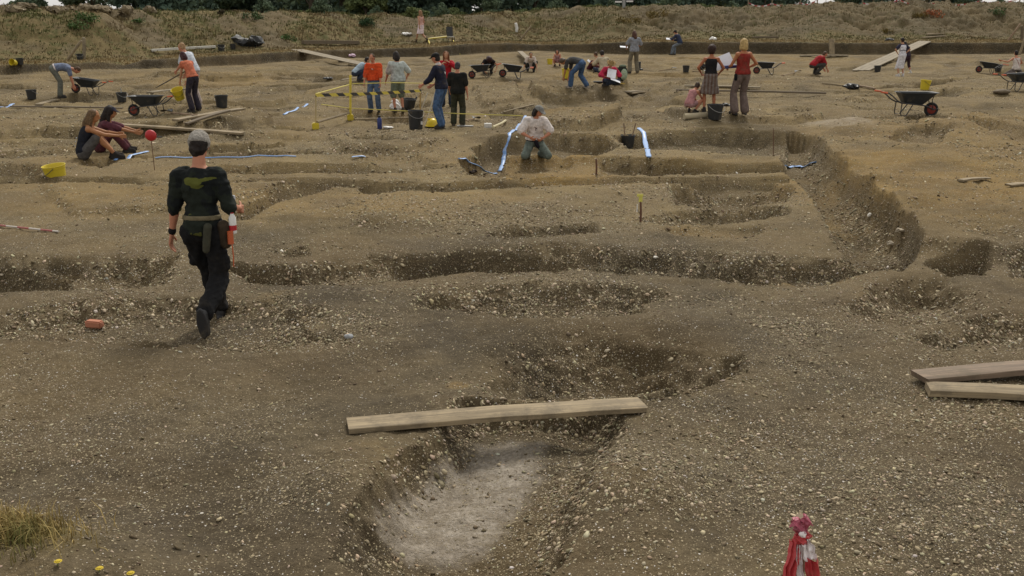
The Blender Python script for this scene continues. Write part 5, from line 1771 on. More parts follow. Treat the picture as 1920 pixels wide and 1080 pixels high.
    # ---- hands: palm, four fingers and thumb each
    for i in range(2):
        H = []
        fd = (wri[i] - elb[i]).normalized()
        q = (-1, 1)[i]
        grip = po.get('curl', (.45, .45))[i]
        inward = Vector(po['palms'][i]) if 'palms' in po else (-XS * q)
        pn = (inward - fd * inward.dot(fd)).normalized()      # palm faces here
        fw = pn.cross(fd) * (q)                                # towards the thumb
        if fw.dot(YS + Vector((0, 0, .3))) < 0 and 'palms' not in po:
            fw = -fw
        w0 = wri[i]
        kn = w0 + fd * .088
        for k in range(4):
            o_ = fw * ((1.5 - k) * .019)
            rcap(H, w0 + o_ * .6 + fd * .01, .015, kn + o_, .0115, 8)
            ln = (.040, .045, .042, .033)[k]
            c = kn + o_; dcur = fd.copy()
            for j in range(3):
                ang = grip * (1.0, 1.25, .9)[j] * (1 + .06 * k)
                M = Matrix.Rotation(ang, 3, fd.cross(pn).normalized())
                dcur = M @ dcur
                L_ = ln * (1, .62, .48)[j]
                c2 = c + dcur * L_
                rcap(H, c, .0092 - .001 * j, c2, .0084 - .001 * j, 8); c = c2
        tb = w0 + fd * .028 + fw * .022
        td = (fd * .62 + fw * .75 + pn * .25).normalized()
        t1 = tb + td * .042; t2 = t1 + (td * .75 + fd * .5 + pn * (.2 + .4 * grip)).normalized() * .032
        rcap(H, w0 + fd * .012 + fw * .01, .016, tb, .0145, 8); rcap(H, tb, .0135, t1, .0105, 8); rcap(H, t1, .0105, t2, .0085, 8)
        rcap(H, w0 - fd * .03, .026, w0 + fd * .01, .020, 10)
        jobs.append(('hand', H, .0052, 1, look['skin'], 0))
    # ---- clothes
    def limb(P, a, b, r0, r1, f0, f1):
        rcap(P, a.lerp(b, f0), r0, a.lerp(b, f1), r1, 14)
    for g in look['wear']:
        P = []
        kind = g['k']; e = g.get('infl', .016); mat = g['mat']
        name = g.get('name', kind)
        if kind in ('shirt', 'jacket'):
            lo = g.get('lo', -.02)
            rloft(P, trings(lo, .515 if not g.get('tank') else .47, e, g.get('flare', .015)))
            sl = g.get('sleeve', .6)
            for i in range(2):
                c1, (Xc, Yc, Zc) = spine(.44)
                q = (-1, 1)[i]
                if not g.get('tank'):
                    rcap(P, c1 + Xc * (q * .07), .076 + e * .6, sho[i], .060 + e)
                    if sl > 0:
                        f = min(sl, 1)
                        limb(P, sho[i], elb[i], .060 + e * .9, (.060 + (.042 - .060) * f) + e * (1.3 if sl < 1 else 1), 0, f)
                    if sl > 1:
                        limb(P, elb[i], wri[i], .045 + e, .032 + e, 0, sl - 1)
                else:
                    c2, (Xd, Yd, Zd) = spine(.50)
                    rcap(P, c1 + Xc * (q * .085) + Yc * .06, .035, c2 + Xd * (q * .085) + Yd * .01, .026)
                    rcap(P, c1 + Xc * (q * .085) - Yc * .05, .035, c2 + Xd * (q * .085) + Yd * .01, .026)
        elif kind in ('trousers', 'shorts'):
            f = g.get('len', 1.95)
            rloft(P, trings(-.10, g.get('hi', .13), e * .8))
            for i in range(2):
                limb(P, hips[i], knees[i], .090 * th_f + e * .6, .058 + e, 0, min(f, 1)); limb(P, hips[i] * .6 + knees[i] * .4, knees[i], .078 * th_f + e * .5, .060 + e, 0, min(f, 1) if f >= 1 else max(.05, (f - .4) / .6))
                if f > 1:
                    fl = g.get('hem', .012)
                    limb(P, knees[i], ankles[i], .060 + e, .046 + e + fl, 0, f - 1)
            if g.get('pocket'):
                for i in range(2):
                    m = hips[i] * .45 + knees[i] * .55
                    rcap(P, m + X0 * ((-1, 1)[i] * .075) + V3(0, 0, .05), .034, m + X0 * ((-1, 1)[i] * .078) - V3(0, 0, .08), .038)
        elif kind in ('skirt', 'dress'):
            top = .14 if kind == 'skirt' else .47
            rr = trings(-.03, top, e, 0.)
            dn = V3(0, 0, -1)
            mid = (knees[0] + knees[1]) / 2
            ln = g.get('len', .5)
            out = []
            kc, dx = mid, .5 * abs((knees[1] - knees[0]).dot(X0)) + .10
            for f in (1.0, .75, .5, .25):
                c = c0 + (mid - c0) * (f * ln / .45)
                hr_ = .165 + (g.get('hem', .26) - .165) * f
                out.append((c, X0 * hr_, Y0 * (hr_ * .78)))
            rloft(P, out + rr)
            if kind == 'dress':
                for i in range(2):
                    q = (-1, 1)[i]
                    c1, (Xc, Yc, Zc) = spine(.44); c2, (Xd, Yd, Zd) = spine(.50)
                    rcap(P, c1 + Xc * (q * .085) + Yc * .06, .034, c2 + Xd * (q * .085), .026); rcap(P, c1 + Xc * (q * .085) - Yc * .05, .034, c2 + Xd * (q * .085), .026)
        elif kind == 'hair':
            ln = g.get('len', 0)
            v = g.get('vol', 1.0)
            rell(P, hc - HY * .026 + HZ * .026, (.086 * v, .090 * v, .096 * v), HM)
            rell(P, hc - HY * .040 - HZ * .02, (.078 * v, .062 * v, .085 * v), HM)
            if ln:
                down = (ZS * -.6 + V3(0, 0, -1) * .6).normalized()
                b0 = hc - HY * .065 - HZ * .02
                p1 = cn - YS * .085 if ln >= .15 else hc - HY * .055 - HZ * .105
                rcap(P, b0, .072 * v, p1, .075 * v); 
                if ln > .25:
                    rcap(P, p1, .075 * v, p1 + down * (ln - .2) - YS * .015, .055 * v)
                for q in (-1, 1):
                    rcap(P, hc + HX * (q * .078) - HY * .02, .030, hc + HX * (q * .080) - HY * .015 - HZ * min(.16, ln), .036)
            if g.get('tail'):
                b0 = hc - HY * .11 + HZ * .03
                rcap(P, b0, .030, b0 - HY * .05 - V3(0, 0, .10), .034); rcap(P, b0 - HY * .05 - V3(0, 0, .10), .034, b0 - HY * .03 - V3(0, 0, .24), .018)
        elif kind in ('cap', 'beanie', 'sun_hat'):
            rings = []
            for f in np.linspace(0, 1, 8):
                a = f * math.pi / 2
                zz = .028 + .092 * math.sin(a)
                r_ = math.cos(a) if f < 1 else .02
                rings.append((hc + HZ * zz - HY * .010, HX * (.094 * max(r_, .02) * 1.0), HY * (.112 * max(r_, .02))))
            rloft(P, rings)
            if kind == 'cap':
                for q in np.linspace(-1, 1, 7):
                    p = hc + HZ * .045 + HX * (q * .068) + HY * (.06)
                    rcap(P, p, .010, p + HY * (.118 * math.sqrt(1 - .55 * q * q)) - HZ * .018, .008, 8)
            if kind == 'beanie':
                rcap(P, hc + HZ * .03 - HY * .01, .098, hc + HZ * .05 - HY * .01, .092)
            if kind == 'sun_hat':
                rloft(P, [(hc + HZ * .030, HX * .17, HY * .18), (hc + HZ * .040, HX * .165, HY * .175), (hc + HZ * .05, HX * .09, HY * .10)])
        elif kind == 'shoe':
            for i in range(2):
                S = []
                tn = toes[i].normalized()
                sd = (knees[i] - ankles[i]).normalized()
                upv = Vector((0, 0, 1)) if abs(tn.z) < .6 else sd
                up2 = (upv - tn * upv.dot(tn)).normalized()
                heel = ankles[i] - tn * .035 - upv * .045
                rcap(S, ankles[i] + sd * g.get('high', .02), .046, heel, .043); rcap(S, heel, .044, heel + tn * .175, .040); rcap(S, ankles[i], .043, heel + tn * .13, .040)
                sx = tn.cross(up2)
                rloft(S, [(heel - up2 * (.048 - h_) + tn * .075, sx * .047, tn * .142) for h_ in (0, .026)])
                jobs.append(('shoe', S, max(.008, voxel * .7), 1, mat, 0))
            continue
        elif kind == 'belt':
            rloft(P, trings(g.get('lo', .09), g.get('hi', .13), g.get('infl', .03)))
        elif kind == 'bag':
            at = spine(g['at'][2])[0] + X0 * g['at'][0] + Y0 * g['at'][1]
            rcap(P, at, g['r'], at + Vector(g['d']), g['r'] * .9)
        elif kind == 'band':
            i = g['arm']
            rcap(P, wri[i] - (wri[i] - elb[i]).normalized() * .035, .035, wri[i] - (wri[i] - elb[i]).normalized() * .02, .035)
        elif kind == 'collar':
            rcap(P, cn - ZS * .01, .072, cn + neck_dir * .028, .066)
        elif kind == 'patch':
            cc, (Xc, Yc, Zc) = spine(g['t'])
            ry = np.interp(g['t'], [q[0] for q in TORSO], [q[2] for q in TORSO]) + g.get('out', .03)
            for (qx, qz, rr_) in g['dots']:
                rell(P, cc + Yc * (g['side'] * (ry - .010)) + Xc * qx + Zc * qz, (rr_, .012, rr_ * .7), Matrix((Xc, Yc, Zc)).transposed())
        elif kind == 'eyes':
            for q in (-1, 1):
                S = []
                rell(S, hc + HX * (q * .031) + HY * .078 + HZ * .018, (.014, .010, .008), HM)
                jobs.append(('eye', S, .004, 0, mat, 0))
            continue
        elif kind == 'strap':
            cc1, (Xc, Yc, Zc) = spine(.47); cc2, (Xd, Yd, Zd) = spine(.02)
            for sgn in (-1, 1):
                prev = None
                for f in np.linspace(0, 1, 9):
                    t_ = .47 + (.02 - .47) * f
                    c_, (xx, yy, zz_) = spine(t_)
                    rx = np.interp(t_, [q[0] for q in TORSO], [q[1] for q in TORSO]); ry = np.interp(t_, [q[0] for q in TORSO], [q[2] for q in TORSO]) + .034
                    xo = (-.11 + .24 * f) * g.get('dir', 1)
                    p = c_ + xx * xo + yy * (sgn * ry * math.sqrt(max(.05, 1 - (xo / (rx + .03)) ** 2)))
                    if prev is not None:
                        rcap(P, prev, .012, p, .012, 8)
                    prev = p
        vox = g.get('vox', voxel)
        jobs.append((name, P, vox, g.get('smooth', 2), mat, g.get('wr', .006 if kind in ('shirt', 'jacket', 'trousers', 'skirt', 'dress', 'shorts') else (.012 if kind == 'hair' else .002))))
    objs = [remesh(j[1], j[2], j[3]) for j in jobs]
    res = harvest(objs)
    root = None
    skinV, skinF = [], []
    for j, (co, fl) in zip(jobs, res):
        if j[0] in ('skin', 'hand'):
            b = sum(len(q) for q in skinV)
            skinV.append(co); skinF += [tuple(i + b for i in q) for q in fl]
    co = np.concatenate(skinV)
    def mk(name, co, fl, mat, wr):
        co = co.astype(float)
        if wr > 0:
            n = fbm(co[:, 0] * 1.0 + co[:, 1] * .8, co[:, 2] * .55 + co[:, 1] * .4, .10, 3, 5)
            n2 = fbm(co[:, 0] - co[:, 1] * .6, co[:, 2] * 1.6, .06, 2, 9)
            me = bpy.data.meshes.new(name); me.from_pydata(co.tolist(), [], fl); me.update()
            nr = np.empty(len(co) * 3, np.float32); me.vertex_normals.foreach_get('vector', nr) if hasattr(me, 'vertex_normals') else None
            nr = nr.reshape(-1, 3)
            co = co + nr * (wr * (n + .6 * n2))[:, None]
            me.vertices.foreach_set('co', co.astype(np.float32).ravel())
        else:
            me = bpy.data.meshes.new(name); me.from_pydata(co.tolist(), [], fl)
        me.polygons.foreach_set('use_smooth', [True] * len(me.polygons))
        me.materials.append(mat); me.update()
        o = bpy.data.objects.new(name, me); COL.objects.link(o)
        return o
    root = mk('person', co, skinF, look['skin'], 0)
    tag(root, label, 'person', group)
    root.location = loc; root.rotation_euler = (0, 0, -R(heading)); root.scale = (s,) * 3
    for j, (co, fl) in zip(jobs, res):
        if j[0] not in ('skin', 'hand'):
            o = mk(j[0], co, fl, j[4], j[5]); o.parent = root
    Mw = Matrix.Translation(Vector(loc)) @ Matrix.Rotation(-R(heading), 4, 'Z') @ Matrix.Scale(s, 4)
    return dict(root=root, wrist=[Mw @ w for w in wri], M=Mw, head=Mw @ hc)

def skin(rgb, name='skin'):
    m, nt, b = new_mat(name)
    g = NT(nt); tc = g.n('ShaderNodeTexCoord'); f = g.noise(tc.outputs['Object'], 9, 4)
    g.l(g.mix(f, tuple(q * .85 for q in rgb), tuple(q * 1.12 for q in rgb)), b.inputs['Base Color'])
    b.inputs['Roughness'].default_value = .6
    b.inputs['Specular IOR Level'].default_value = .3
    return m
SK = skin((.42, .22, .13)); SKT = skin((.36, .165, .075), 'tanned_skin'); SKR = skin((.46, .20, .12), 'ruddy_skin')
def hairm(rgb):
    return fabric(rgb, 'hair', .35, 40, .6)
H_BR, H_DK, H_BL, H_RD, H_FR = hairm((.075, .042, .022)), hairm((.018, .013, .011)), hairm((.42, .29, .12)), hairm((.16, .062, .025)), hairm((.13, .08, .04))
EYE = plain((.02, .015, .012), 'dark_eye', .3)
def W(k, rgb=None, mat=None, **kw):
    d = dict(k=k, mat=mat if mat is not None else fabric(rgb)); d.update(kw); return d
SHOE = W('shoe', (.035, .032, .030)); SHOEP = W('shoe', (.30, .26, .22)); BOOT = W('shoe', (.06, .045, .03), high=.10)
DENIM = fabric((.085, .125, .20), 'denim', .3); DENIM2 = fabric((.055, .10, .19), 'denim', .3); DKDENIM = fabric((.03, .04, .065), 'denim', .3)
JEANS = lambda m=DENIM, **k: W('trousers', mat=m, **k)

STAND = dict(pelvis=(0, 0, .93), feet=[(-.12, -.03, .08), (.12, -.03, .08)], hands=[(-.26, .06, .86), (.26, .06, .86)])
def pose(base, **k):
    d = dict(base); d.update(k); return d
CROUCH = dict(pelvis=(0, -.12, .30), lean=38, lean2=58, head=40, feet=[(-.14, .06, .08), (.14, .0, .08)], knees=[(-.4, 1, .8), (.4, 1, .8)], hands=[(-.16, .55, .12), (.18, .50, .12)], elbows=[(-1, -.3, 0), (1, -.3, 0)])
SIT = dict(pelvis=(0, 0, .11), lean=12, lean2=28, head=20, feet=[(-.12, .52, .07), (.12, .52, .07)], knees=[(-.2, .2, 1), (.2, .2, 1)], hands=[(-.12, .50, .42), (.12, .50, .42)], elbows=[(-1, 0, -.4), (1, 0, -.4)])
XLEG = dict(pelvis=(0, 0, .11), lean=12, lean2=30, head=30, feet=[(.16, .34, .06), (-.16, .30, .08)], knees=[(-1, .35, .25), (1, .35, .25)], toes=[(1, .2, 0), (-1, .2, 0)], hands=[(-.12, .34, .28), (.14, .34, .28)], elbows=[(-1, -.2, -.2), (1, -.2, -.2)])

# camouflage for the walking man
def camo():
    m, nt, b = new_mat('camouflage_cloth')
    g = NT(nt); tc = g.n('ShaderNodeTexCoord'); O = tc.outputs['Object']
    n1 = g.noise(O, 5.0, 3, .55); n2 = g.noise(O, 9, 3, .6)
    sp = g.n('ShaderNodeSeparateXYZ'); g.l(O, sp.inputs[0])
    c = g.mix(g.mapr(n1, .50, .53), (.009, .011, .011), (.015, .019, .014))
    low = g.mapr(sp.outputs[2], 1.14, 1.02, 0, 1)
    thr = g.math('SUBTRACT', n2, g.math('MULTIPLY', low, .07))
    c = g.mix(g.math('MULTIPLY', g.mapr(g.math('ADD', n2, g.math('MULTIPLY', low, .08)), .65, .67), low), c, (.085, .088, .022))
    # large olive shape printed across the shoulder blades
    warp = g.n('ShaderNodeTexNoise'); warp.inputs['Scale'].default_value = 11; g.l(O, warp.inputs['Vector'])
    wv = g.n('ShaderNodeSeparateColor'); g.l(warp.outputs['Color'], wv.inputs[0])
    def lobe(cx, cz, rx, rz):
        dx = g.math('DIVIDE', g.math('SUBTRACT', g.math('ADD', sp.outputs[0], g.math('MULTIPLY', wv.outputs[0], .05)), cx + .025), rx)
        dz = g.math('DIVIDE', g.math('SUBTRACT', g.math('ADD', sp.outputs[2], g.math('MULTIPLY', wv.outputs[1], .05)), cz + .025), rz)
        return g.math('ADD', g.math('MULTIPLY', dx, dx), g.math('MULTIPLY', dz, dz))
    q = g.math('MINIMUM', lobe(-.045, 1.315, .085, .036), lobe(.05, 1.328, .10, .013))
    q = g.math('MINIMUM', q, lobe(-.005, 1.275, .055, .017))
    bk = g.math('LESS_THAN', sp.outputs[1], 0.02)
    pm = g.math('MULTIPLY', g.mapr(q, 1.1, .9), bk)
    c = g.mix(pm, c, (.098, .105, .022))
    g.l(c, b.inputs['Base Color']); b.inputs['Roughness'].default_value = .9; b.inputs['Specular IOR Level'].default_value = .2
    bp = g.n('ShaderNodeBump'); bp.inputs['Strength'].default_value = .4; bp.inputs['Distance'].default_value = .02
    g.l(g.noise(O, 12, 4), bp.inputs['Height']); g.l(bp.outputs[0], b.inputs['Normal'])
    return m

PEOPLE = {}
def add(key, label, px, py, heading, po, look, s=1., dz=0., dy=0., toe=0., at=None, **k):
    p = gp(px, py)
    if at is not None:
        p = Vector((*g0(*at), 0)); p.z = th(p.x, p.y)
    if toe:
        p.y += toe * s; p.z -= .02
    if dy:
        p = Vector((p.x * (p.y + dy) / p.y, p.y + dy, 0)); p.z = th(p.x, p.y)
    p.z += dz
    PEOPLE[key] = person(label, p, heading, po, look, s, **k)
    return PEOPLE[key]

# 1 walking man, seen from behind
BLK = fabric((.010, .010, .011), 'black_cloth', .25)
add('walker', 'person walking away in a dark camouflage top, black trousers and grey beanie', 376, 635, 2,
    dict(pelvis=(-.02, 0, .90), lean=3, lean2=5, head=16, yaw=-3, feet=[(-.03, .34, .08), (.065, -.36, .235)], toes=[(-.1, 1, .0), (.03, .16, -1)], knees=[(-.03, 1, .1), (.08, 1, .1)],
         hands=[(-.315, .06, .83), (.235, .25, 1.02)], elbows=[(-.4, -1, 0), (.10, -1, -.2)], curl=(.3, .8)),
    dict(skin=SKR, wide=.84, wear=[W('shirt', mat=camo(), sleeve=1.10, infl=.020, lo=-.055, flare=.012, vox=.010, wr=.019, name='camouflage_top'), W('trousers', mat=BLK, infl=.024, hem=.010, pocket=True, vox=.011, wr=.018),
        W('shoe', mat=plain((.022, .022, .024), 'black_boot', .6), high=.05), W('hair', mat=H_DK, vol=1.0, vox=.009), W('beanie', mat=fabric((.27, .25, .22), 'felt', .3, 60), name='beanie', vox=.008),
        W('belt', mat=fabric((.15, .125, .075)), lo=.075, hi=.115, infl=.036, name='belt'), W('band', mat=BLK, arm=0, name='wristwatch'),
        W('bag', mat=fabric((.045, .032, .020), 'leather'), at=(.195, -.04, .02), d=(.01, 0, -.15), r=.055, name='tool_pouch'), W('bag', mat=fabric((.05, .05, .035)), at=(.095, -.145, .03), d=(-.03, 0, -.20), r=.036, name='tool_pouch')]), s=1.10, voxel=.009, toe=.37)
w = PEOPLE['walker']
def attach(label, name, cat, mb, mats, M, pt):
    o = mb.build(name, mats); o.location = M @ Vector(pt); o.rotation_euler = M.to_euler(); return tag(o, label, cat)
mb = MB(); mb.lathe([(.001, 0), (.032, 0), (.034, .01), (.034, .15), (.018, .18), (.016, .20), (.001, .205)], 14)
mb.cur = 1; mb.lathe([(.035, .03), (.0352, .075), (.035, .08)], 14); mb.lathe([(.017, .185), (.018, .21), (.001, .212)], 12)
attach('white and red drinks bottle in the pouch of the walking person', 'bottle', 'bottle', mb, [M_WHITE, M_RED], w['M'], (.255, -.035, .86))
mb = MB(); mb.box((0, 0, 0), (.06, .02, .16), None, .005); attach('white folded paper held against the right hip of the walking person', 'folded_paper', 'paper', mb, M_PAPER, w['M'], (.235, .06, 1.10))
mb = MB(); mb.tube([(0, 0, 0), (0, 0, .12)], .028, 10); mb.tube([(.01, 0, .0), (.015, .0, -.12), (.01, 0, -.22)], .006, 6); attach('orange handled tool hanging from the belt of the walking person', 'trowel', 'tool', mb, plain((.48, .10, .03), 'orange_handle', .5), w['M'], (.245, -.09, .78))

# 2-3 seated pair
add('sitA', 'person seated with long fair brown hair, black sleeveless top and grey skirt', 158, 297, 72, pose(SIT, lean=6, lean2=30, head=14, yaw=12, hands=[(-.10, .62, .42), (.14, .64, .40)], feet=[(-.13, .50, .07), (.13, .54, .07)]),
    dict(skin=SKT, fem=True, wear=[W('shirt', (.014, .016, .024), tank=True, lo=-.04), W('shorts', (.085, .080, .078), len=.92, infl=.022, name='skirt'), W('hair', mat=H_FR, len=.36), W('shoe', (.03, .026, .024)), W('patch', (.42, .45, .50), t=.22, side=-1, out=.045, dots=[(.10, .02, .03), (.11, -.05, .028), (.09, -.12, .03)], name='print')]), s=1.08)
add('sitB', 'person seated in a maroon top and dark cap with long black hair', 190, 290, 78, pose(SIT, lean=8, lean2=32, head=12, hands=[(-.12, .72, .36), (.12, .78, .34)], feet=[(-.13, .48, .07), (.13, .50, .07)]),
    dict(skin=SKT, fem=True, wear=[W('shirt', (.10, .032, .045), sleeve=.9, lo=-.04), W('trousers', (.09, .028, .036)), W('hair', mat=H_DK, len=.45, vol=1.08), W('cap', (.022, .022, .038), name='cap'), SHOE]), s=1.06, dy=.45)
# 4 bending man
add('bend', 'person bending far down beside a wheelbarrow in a blue shirt and grey green trousers', 113, 186, 66, dict(pelvis=(0, -.10, .90), lean=72, lean2=108, head=95, feet=[(-.14, .0, .08), (.14, .02, .08)], hands=[(-.14, .42, .36), (.16, .44, .34)], elbows=[(-1, -.3, 0), (1, -.3, 0)]),
    dict(skin=SKR, wear=[W('shirt', (.14, .17, .25), sleeve=.65, lo=.06), W('belt', (.62, .56, .54), lo=.02, hi=.10, infl=.028, name='undershirt'), JEANS(fabric((.12, .125, .105)), hi=.05), W('hair', mat=H_BR), SHOE]), s=1.02)
# 5-6 pair with shovel and bucket
add('salmon', 'person in a salmon top and dark trousers holding a yellow bucket', 366, 209, -58, pose(STAND, lean=16, lean2=34, head=30, hands=[(-.12, .44, .66), (.10, .44, .68)]),
    dict(skin=SK, fem=True, wear=[W('shirt', (.52, .155, .085), sleeve=.25, lo=.02), W('trousers', (.030, .026, .036), hem=.03), W('hair', mat=hairm((.045, .018, .02)), len=.1), SHOE]), s=0.87)
p5 = PEOPLE['salmon']
pm = (p5['wrist'][0] + p5['wrist'][1]) / 2
o = dup(BY, pm + Vector((-.10, -.06, -.44)), (.35, -.25, .3), 'yellow bucket held tilted by the person in the salmon top', 'yellow buckets on the dig', .92)
add('shoveler', 'person in a pale blue shirt and pale trousers shovelling behind the salmon top', 369, 203, -72, pose(STAND, lean=14, lean2=34, head=28, hands=[(-.10, .48, .92), (.12, .38, .80)]),
    dict(skin=SKR, wear=[W('shirt', (.52, .56, .62), sleeve=.7, lo=-.03, infl=.03), W('trousers', (.45, .38, .34)), W('hair', mat=hairm((.34, .21, .11))), SHOEP]), s=0.95, dy=.6)
# 7 crouching in pale blue
add('crouchblue', 'person crouching in a pale blue top and dark jeans below the plank ramp', 672, 152, 62, pose(CROUCH, head=30), dict(skin=SK, wear=[W('shirt', (.32, .40, .47), sleeve=.7, lo=-.03), JEANS(DKDENIM), W('hair', mat=H_DK), SHOE]))
# 8 orange
add('orange', 'person in an orange sweatshirt and jeans facing the camera behind the striped bar', 703, 213, 186, pose(STAND, head=24, yaw=8, hands=[(-.25, .20, .88), (.25, .20, .88)], elbows=[(-1, -.6, 0), (1, -.6, 0)]),
    dict(skin=SKR, wide=1.08, wear=[W('shirt', (.58, .070, .018), sleeve=1.25, lo=.02, infl=.03, name='sweatshirt', wr=.012), JEANS(DENIM, infl=.022), W('hair', mat=H_BR), W('patch', (.70, .66, .66), t=.36, side=1, out=.038, dots=[(0, 0, .034), (.022, .018, .022), (-.02, -.012, .022)], name='chest_badge'), W('patch', (.08, .05, .05), t=.36, side=1, out=.028, dots=[(-.03, .0, .045), (.03, 0, .04)], name='badge_dark'), W('eyes', mat=EYE), SHOE]), s=0.935)  # dark ellipses sit behind the pale chest badge
# 9 grey shirt and shorts
add('shorts', 'person seen from behind in a pale grey green shirt and shorts with a strap', 748, 211, -22, pose(STAND, lean=6, lean2=10, head=18, hands=[(-.30, .30, .86), (.30, .16, .96)], elbows=[(-1, -1, 0), (1, -1, 0)]),
    dict(skin=SKR, wide=1.1, wear=[W('shirt', (.40, .44, .42), sleeve=.85, lo=-.06, infl=.035, flare=.03, wr=.012), W('shorts', (.16, .19, .14), len=1.02, infl=.04), W('hair', mat=H_DK, vol=1.1, len=.08), W('strap', mat=BLK, name='strap'), W('shoe', (.05, .04, .03))]), s=0.965)
# 10 navy
add('navy', 'person in a navy pullover, jeans and black cap looking down to the left', 829, 240, -68, pose(STAND, lean=2, lean2=12, head=18, hands=[(-.20, .40, 1.0), (.16, .30, .98)], elbows=[(-.6, -1, -.4), (.6, -1, -.4)], feet=[(-.13, -.05, .08), (.13, .06, .08)]),
    dict(skin=SKR, wear=[W('shirt', (.016, .018, .034), sleeve=1.55, infl=.026, lo=-.02, name='pullover'), JEANS(DENIM2, infl=.024), W('hair', mat=H_DK), W('cap', (.014, .014, .014)), W('collar', (.62, .58, .56)), W('patch', (.60, .58, .56), t=.33, side=-1, out=.036, dots=[(0, 0, .035), (.035, .03, .02), (-.03, .03, .02), (.0, -.04, .02)], name='back_print'), W('eyes', mat=EYE), SHOE]), s=1.03)
# 11 black tee
add('black', 'person seen from behind in a black T-shirt and dark olive trousers', 859, 236, 4, pose(STAND, head=14, hands=[(-.24, .22, .92), (.27, .04, .84)]),
    dict(skin=SKR, wide=1.06, wear=[W('shirt', (.012, .013, .012), sleeve=.8, lo=-.06, infl=.032, flare=.02), W('trousers', (.035, .038, .024), infl=.03), W('hair', mat=hairm((.05, .045, .05))), W('shoe', (.07, .06, .045))]), s=0.93)
# 12 red jacket, behind the two
add('red', 'person with long auburn hair in a red jacket, hands raised to the face', 838, 200, 178, pose(STAND, head=6, hands=[(-.09, .22, 1.42), (.14, .22, 1.36)], elbows=[(-1, .2, -.8), (1, .2, -.8)]),
    dict(skin=SK, fem=True, wear=[W('shirt', (.36, .012, .022), sleeve=1.7, infl=.03, name='jacket'), JEANS(DKDENIM), W('hair', mat=H_RD, len=.3, vol=1.12), W('patch', (.6, .42, .42), t=.42, side=1, out=.05, dots=[(-.10, .0, .03), (-.13, .04, .025)], name='sleeve_trim'), SHOE]), s=0.95)
# 13 pink walker on the berm
add('pinkwalk', 'person in a pink top and pale pink skirt walking along the grass berm', 790, 81, -48, dict(pelvis=(0, 0, .90), lean=2, lean2=2, head=0, feet=[(-.06, .36, .08), (.08, -.36, .20)], toes=[(-.1, 1, .1), (.1, .7, -.6)], hands=[(-.26, -.16, .88), (.26, .22, .92)]),
    dict(skin=SK, fem=True, wear=[W('shirt', (.62, .36, .31), tank=True, lo=.05), W('skirt', (.80, .66, .70), len=.42, hem=.22), W('hair', mat=hairm((.26, .15, .08)), len=.22), BOOT]), s=1.25)
# 14 bowed digger behind the tray
add('bowed', 'person with a big mop of dark hair bowed low behind the tray of a wheelbarrow', 914, 137, 168, pose(CROUCH, lean=45, lean2=72, head=80, hands=[(-.30, .42, .16), (.22, .5, .12)]), dict(skin=SK, fem=True, wear=[W('shirt', (.02, .016, .018), sleeve=.3, lo=-.03), W('trousers', (.025, .022, .022)), W('hair', mat=hairm((.035, .014, .014)), len=.3, vol=1.45), SHOE]))
# 15
add('whitesit', 'person crouching in a white top facing the camera, both arms reaching down', 995, 134, 180, pose(CROUCH, lean=30, lean2=48, head=45, hands=[(-.30, .34, .16), (.34, .30, .16)], knees=[(-.6, 1, .9), (.6, 1, .9)]), dict(skin=SK, fem=True, wear=[W('shirt', (.56, .48, .42), sleeve=.9, lo=-.02), W('trousers', (.03, .033, .03)), W('hair', mat=H_DK), SHOE]), s=.95)
# 16
add('pinksit', 'small seated person in a pink and white sleeveless top far back in the middle', 1045, 124, 186, pose(CROUCH, lean=26, lean2=44, head=40, hands=[(-.26, .34, .12), (.26, .34, .12)]), dict(skin=SKR, fem=True, wear=[W('shirt', (.45, .28, .30), tank=True, lo=-.02), W('shorts', (.34, .16, .17), len=.8), W('hair', mat=H_DK, len=.1), SHOE]), s=.80)
# 17
add('bendblue', 'person in blue jeans and a dark brown top bending down towards a yellow bucket', 1084, 165, -62, dict(pelvis=(0, -.10, .82), lean=62, lean2=100, head=88, feet=[(-.10, .24, .08), (.20, -.24, .08)], knees=[(-.3, 1, 0), (.3, 1, 0)], hands=[(-.18, .48, .26), (.14, .44, .24)], elbows=[(-1, -.3, 0), (1, -.3, 0)]),
    dict(skin=SKT, wear=[W('shirt', (.055, .055, .055), sleeve=.8, lo=.03), JEANS(DENIM2, infl=.028, hi=.16), W('hair', mat=hairm((.10, .075, .055)), vol=1.15), SHOEP]), s=1.0)
# 18-19
add('maroon', 'person seated in a maroon vest and dark red skirt beside the cream top', 1122, 133, -62, pose(SIT, lean=4, lean2=14, head=26, hands=[(-.12, .40, .36), (.10, .42, .36)], feet=[(-.12, .50, .07), (.12, .50, .07)]), dict(skin=SK, fem=True, wear=[W('shirt', (.11, .028, .022), tank=True, lo=-.03), W('trousers', (.07, .014, .022), infl=.05, name='trousers'), W('hair', mat=H_BR), SHOE]), s=.98)
add('creamback', 'person seated in a cream top, back to the camera, beside the maroon one', 1132, 138, -12, pose(XLEG), dict(skin=SK, fem=True, wear=[W('shirt', (.42, .36, .25), sleeve=.9, lo=-.03, infl=.03), JEANS(DKDENIM), W('hair', mat=H_DK), SHOE]), s=.95)
# 20
add('hat', 'person sitting cross legged in a bright pink top and straw hat, drawing', 1140, 159, 168, pose(XLEG, head=35), dict(skin=SKR, fem=True, wear=[W('shirt', (.46, .030, .075), sleeve=1.4, lo=-.02, infl=.03), JEANS(DKDENIM), W('hair', mat=H_DK), W('sun_hat', (.26, .17, .07)), W('belt', (.10, .02, .02), lo=.55, hi=.56, infl=-.02, name='hat_ribbon'), SHOE]), s=1.0)
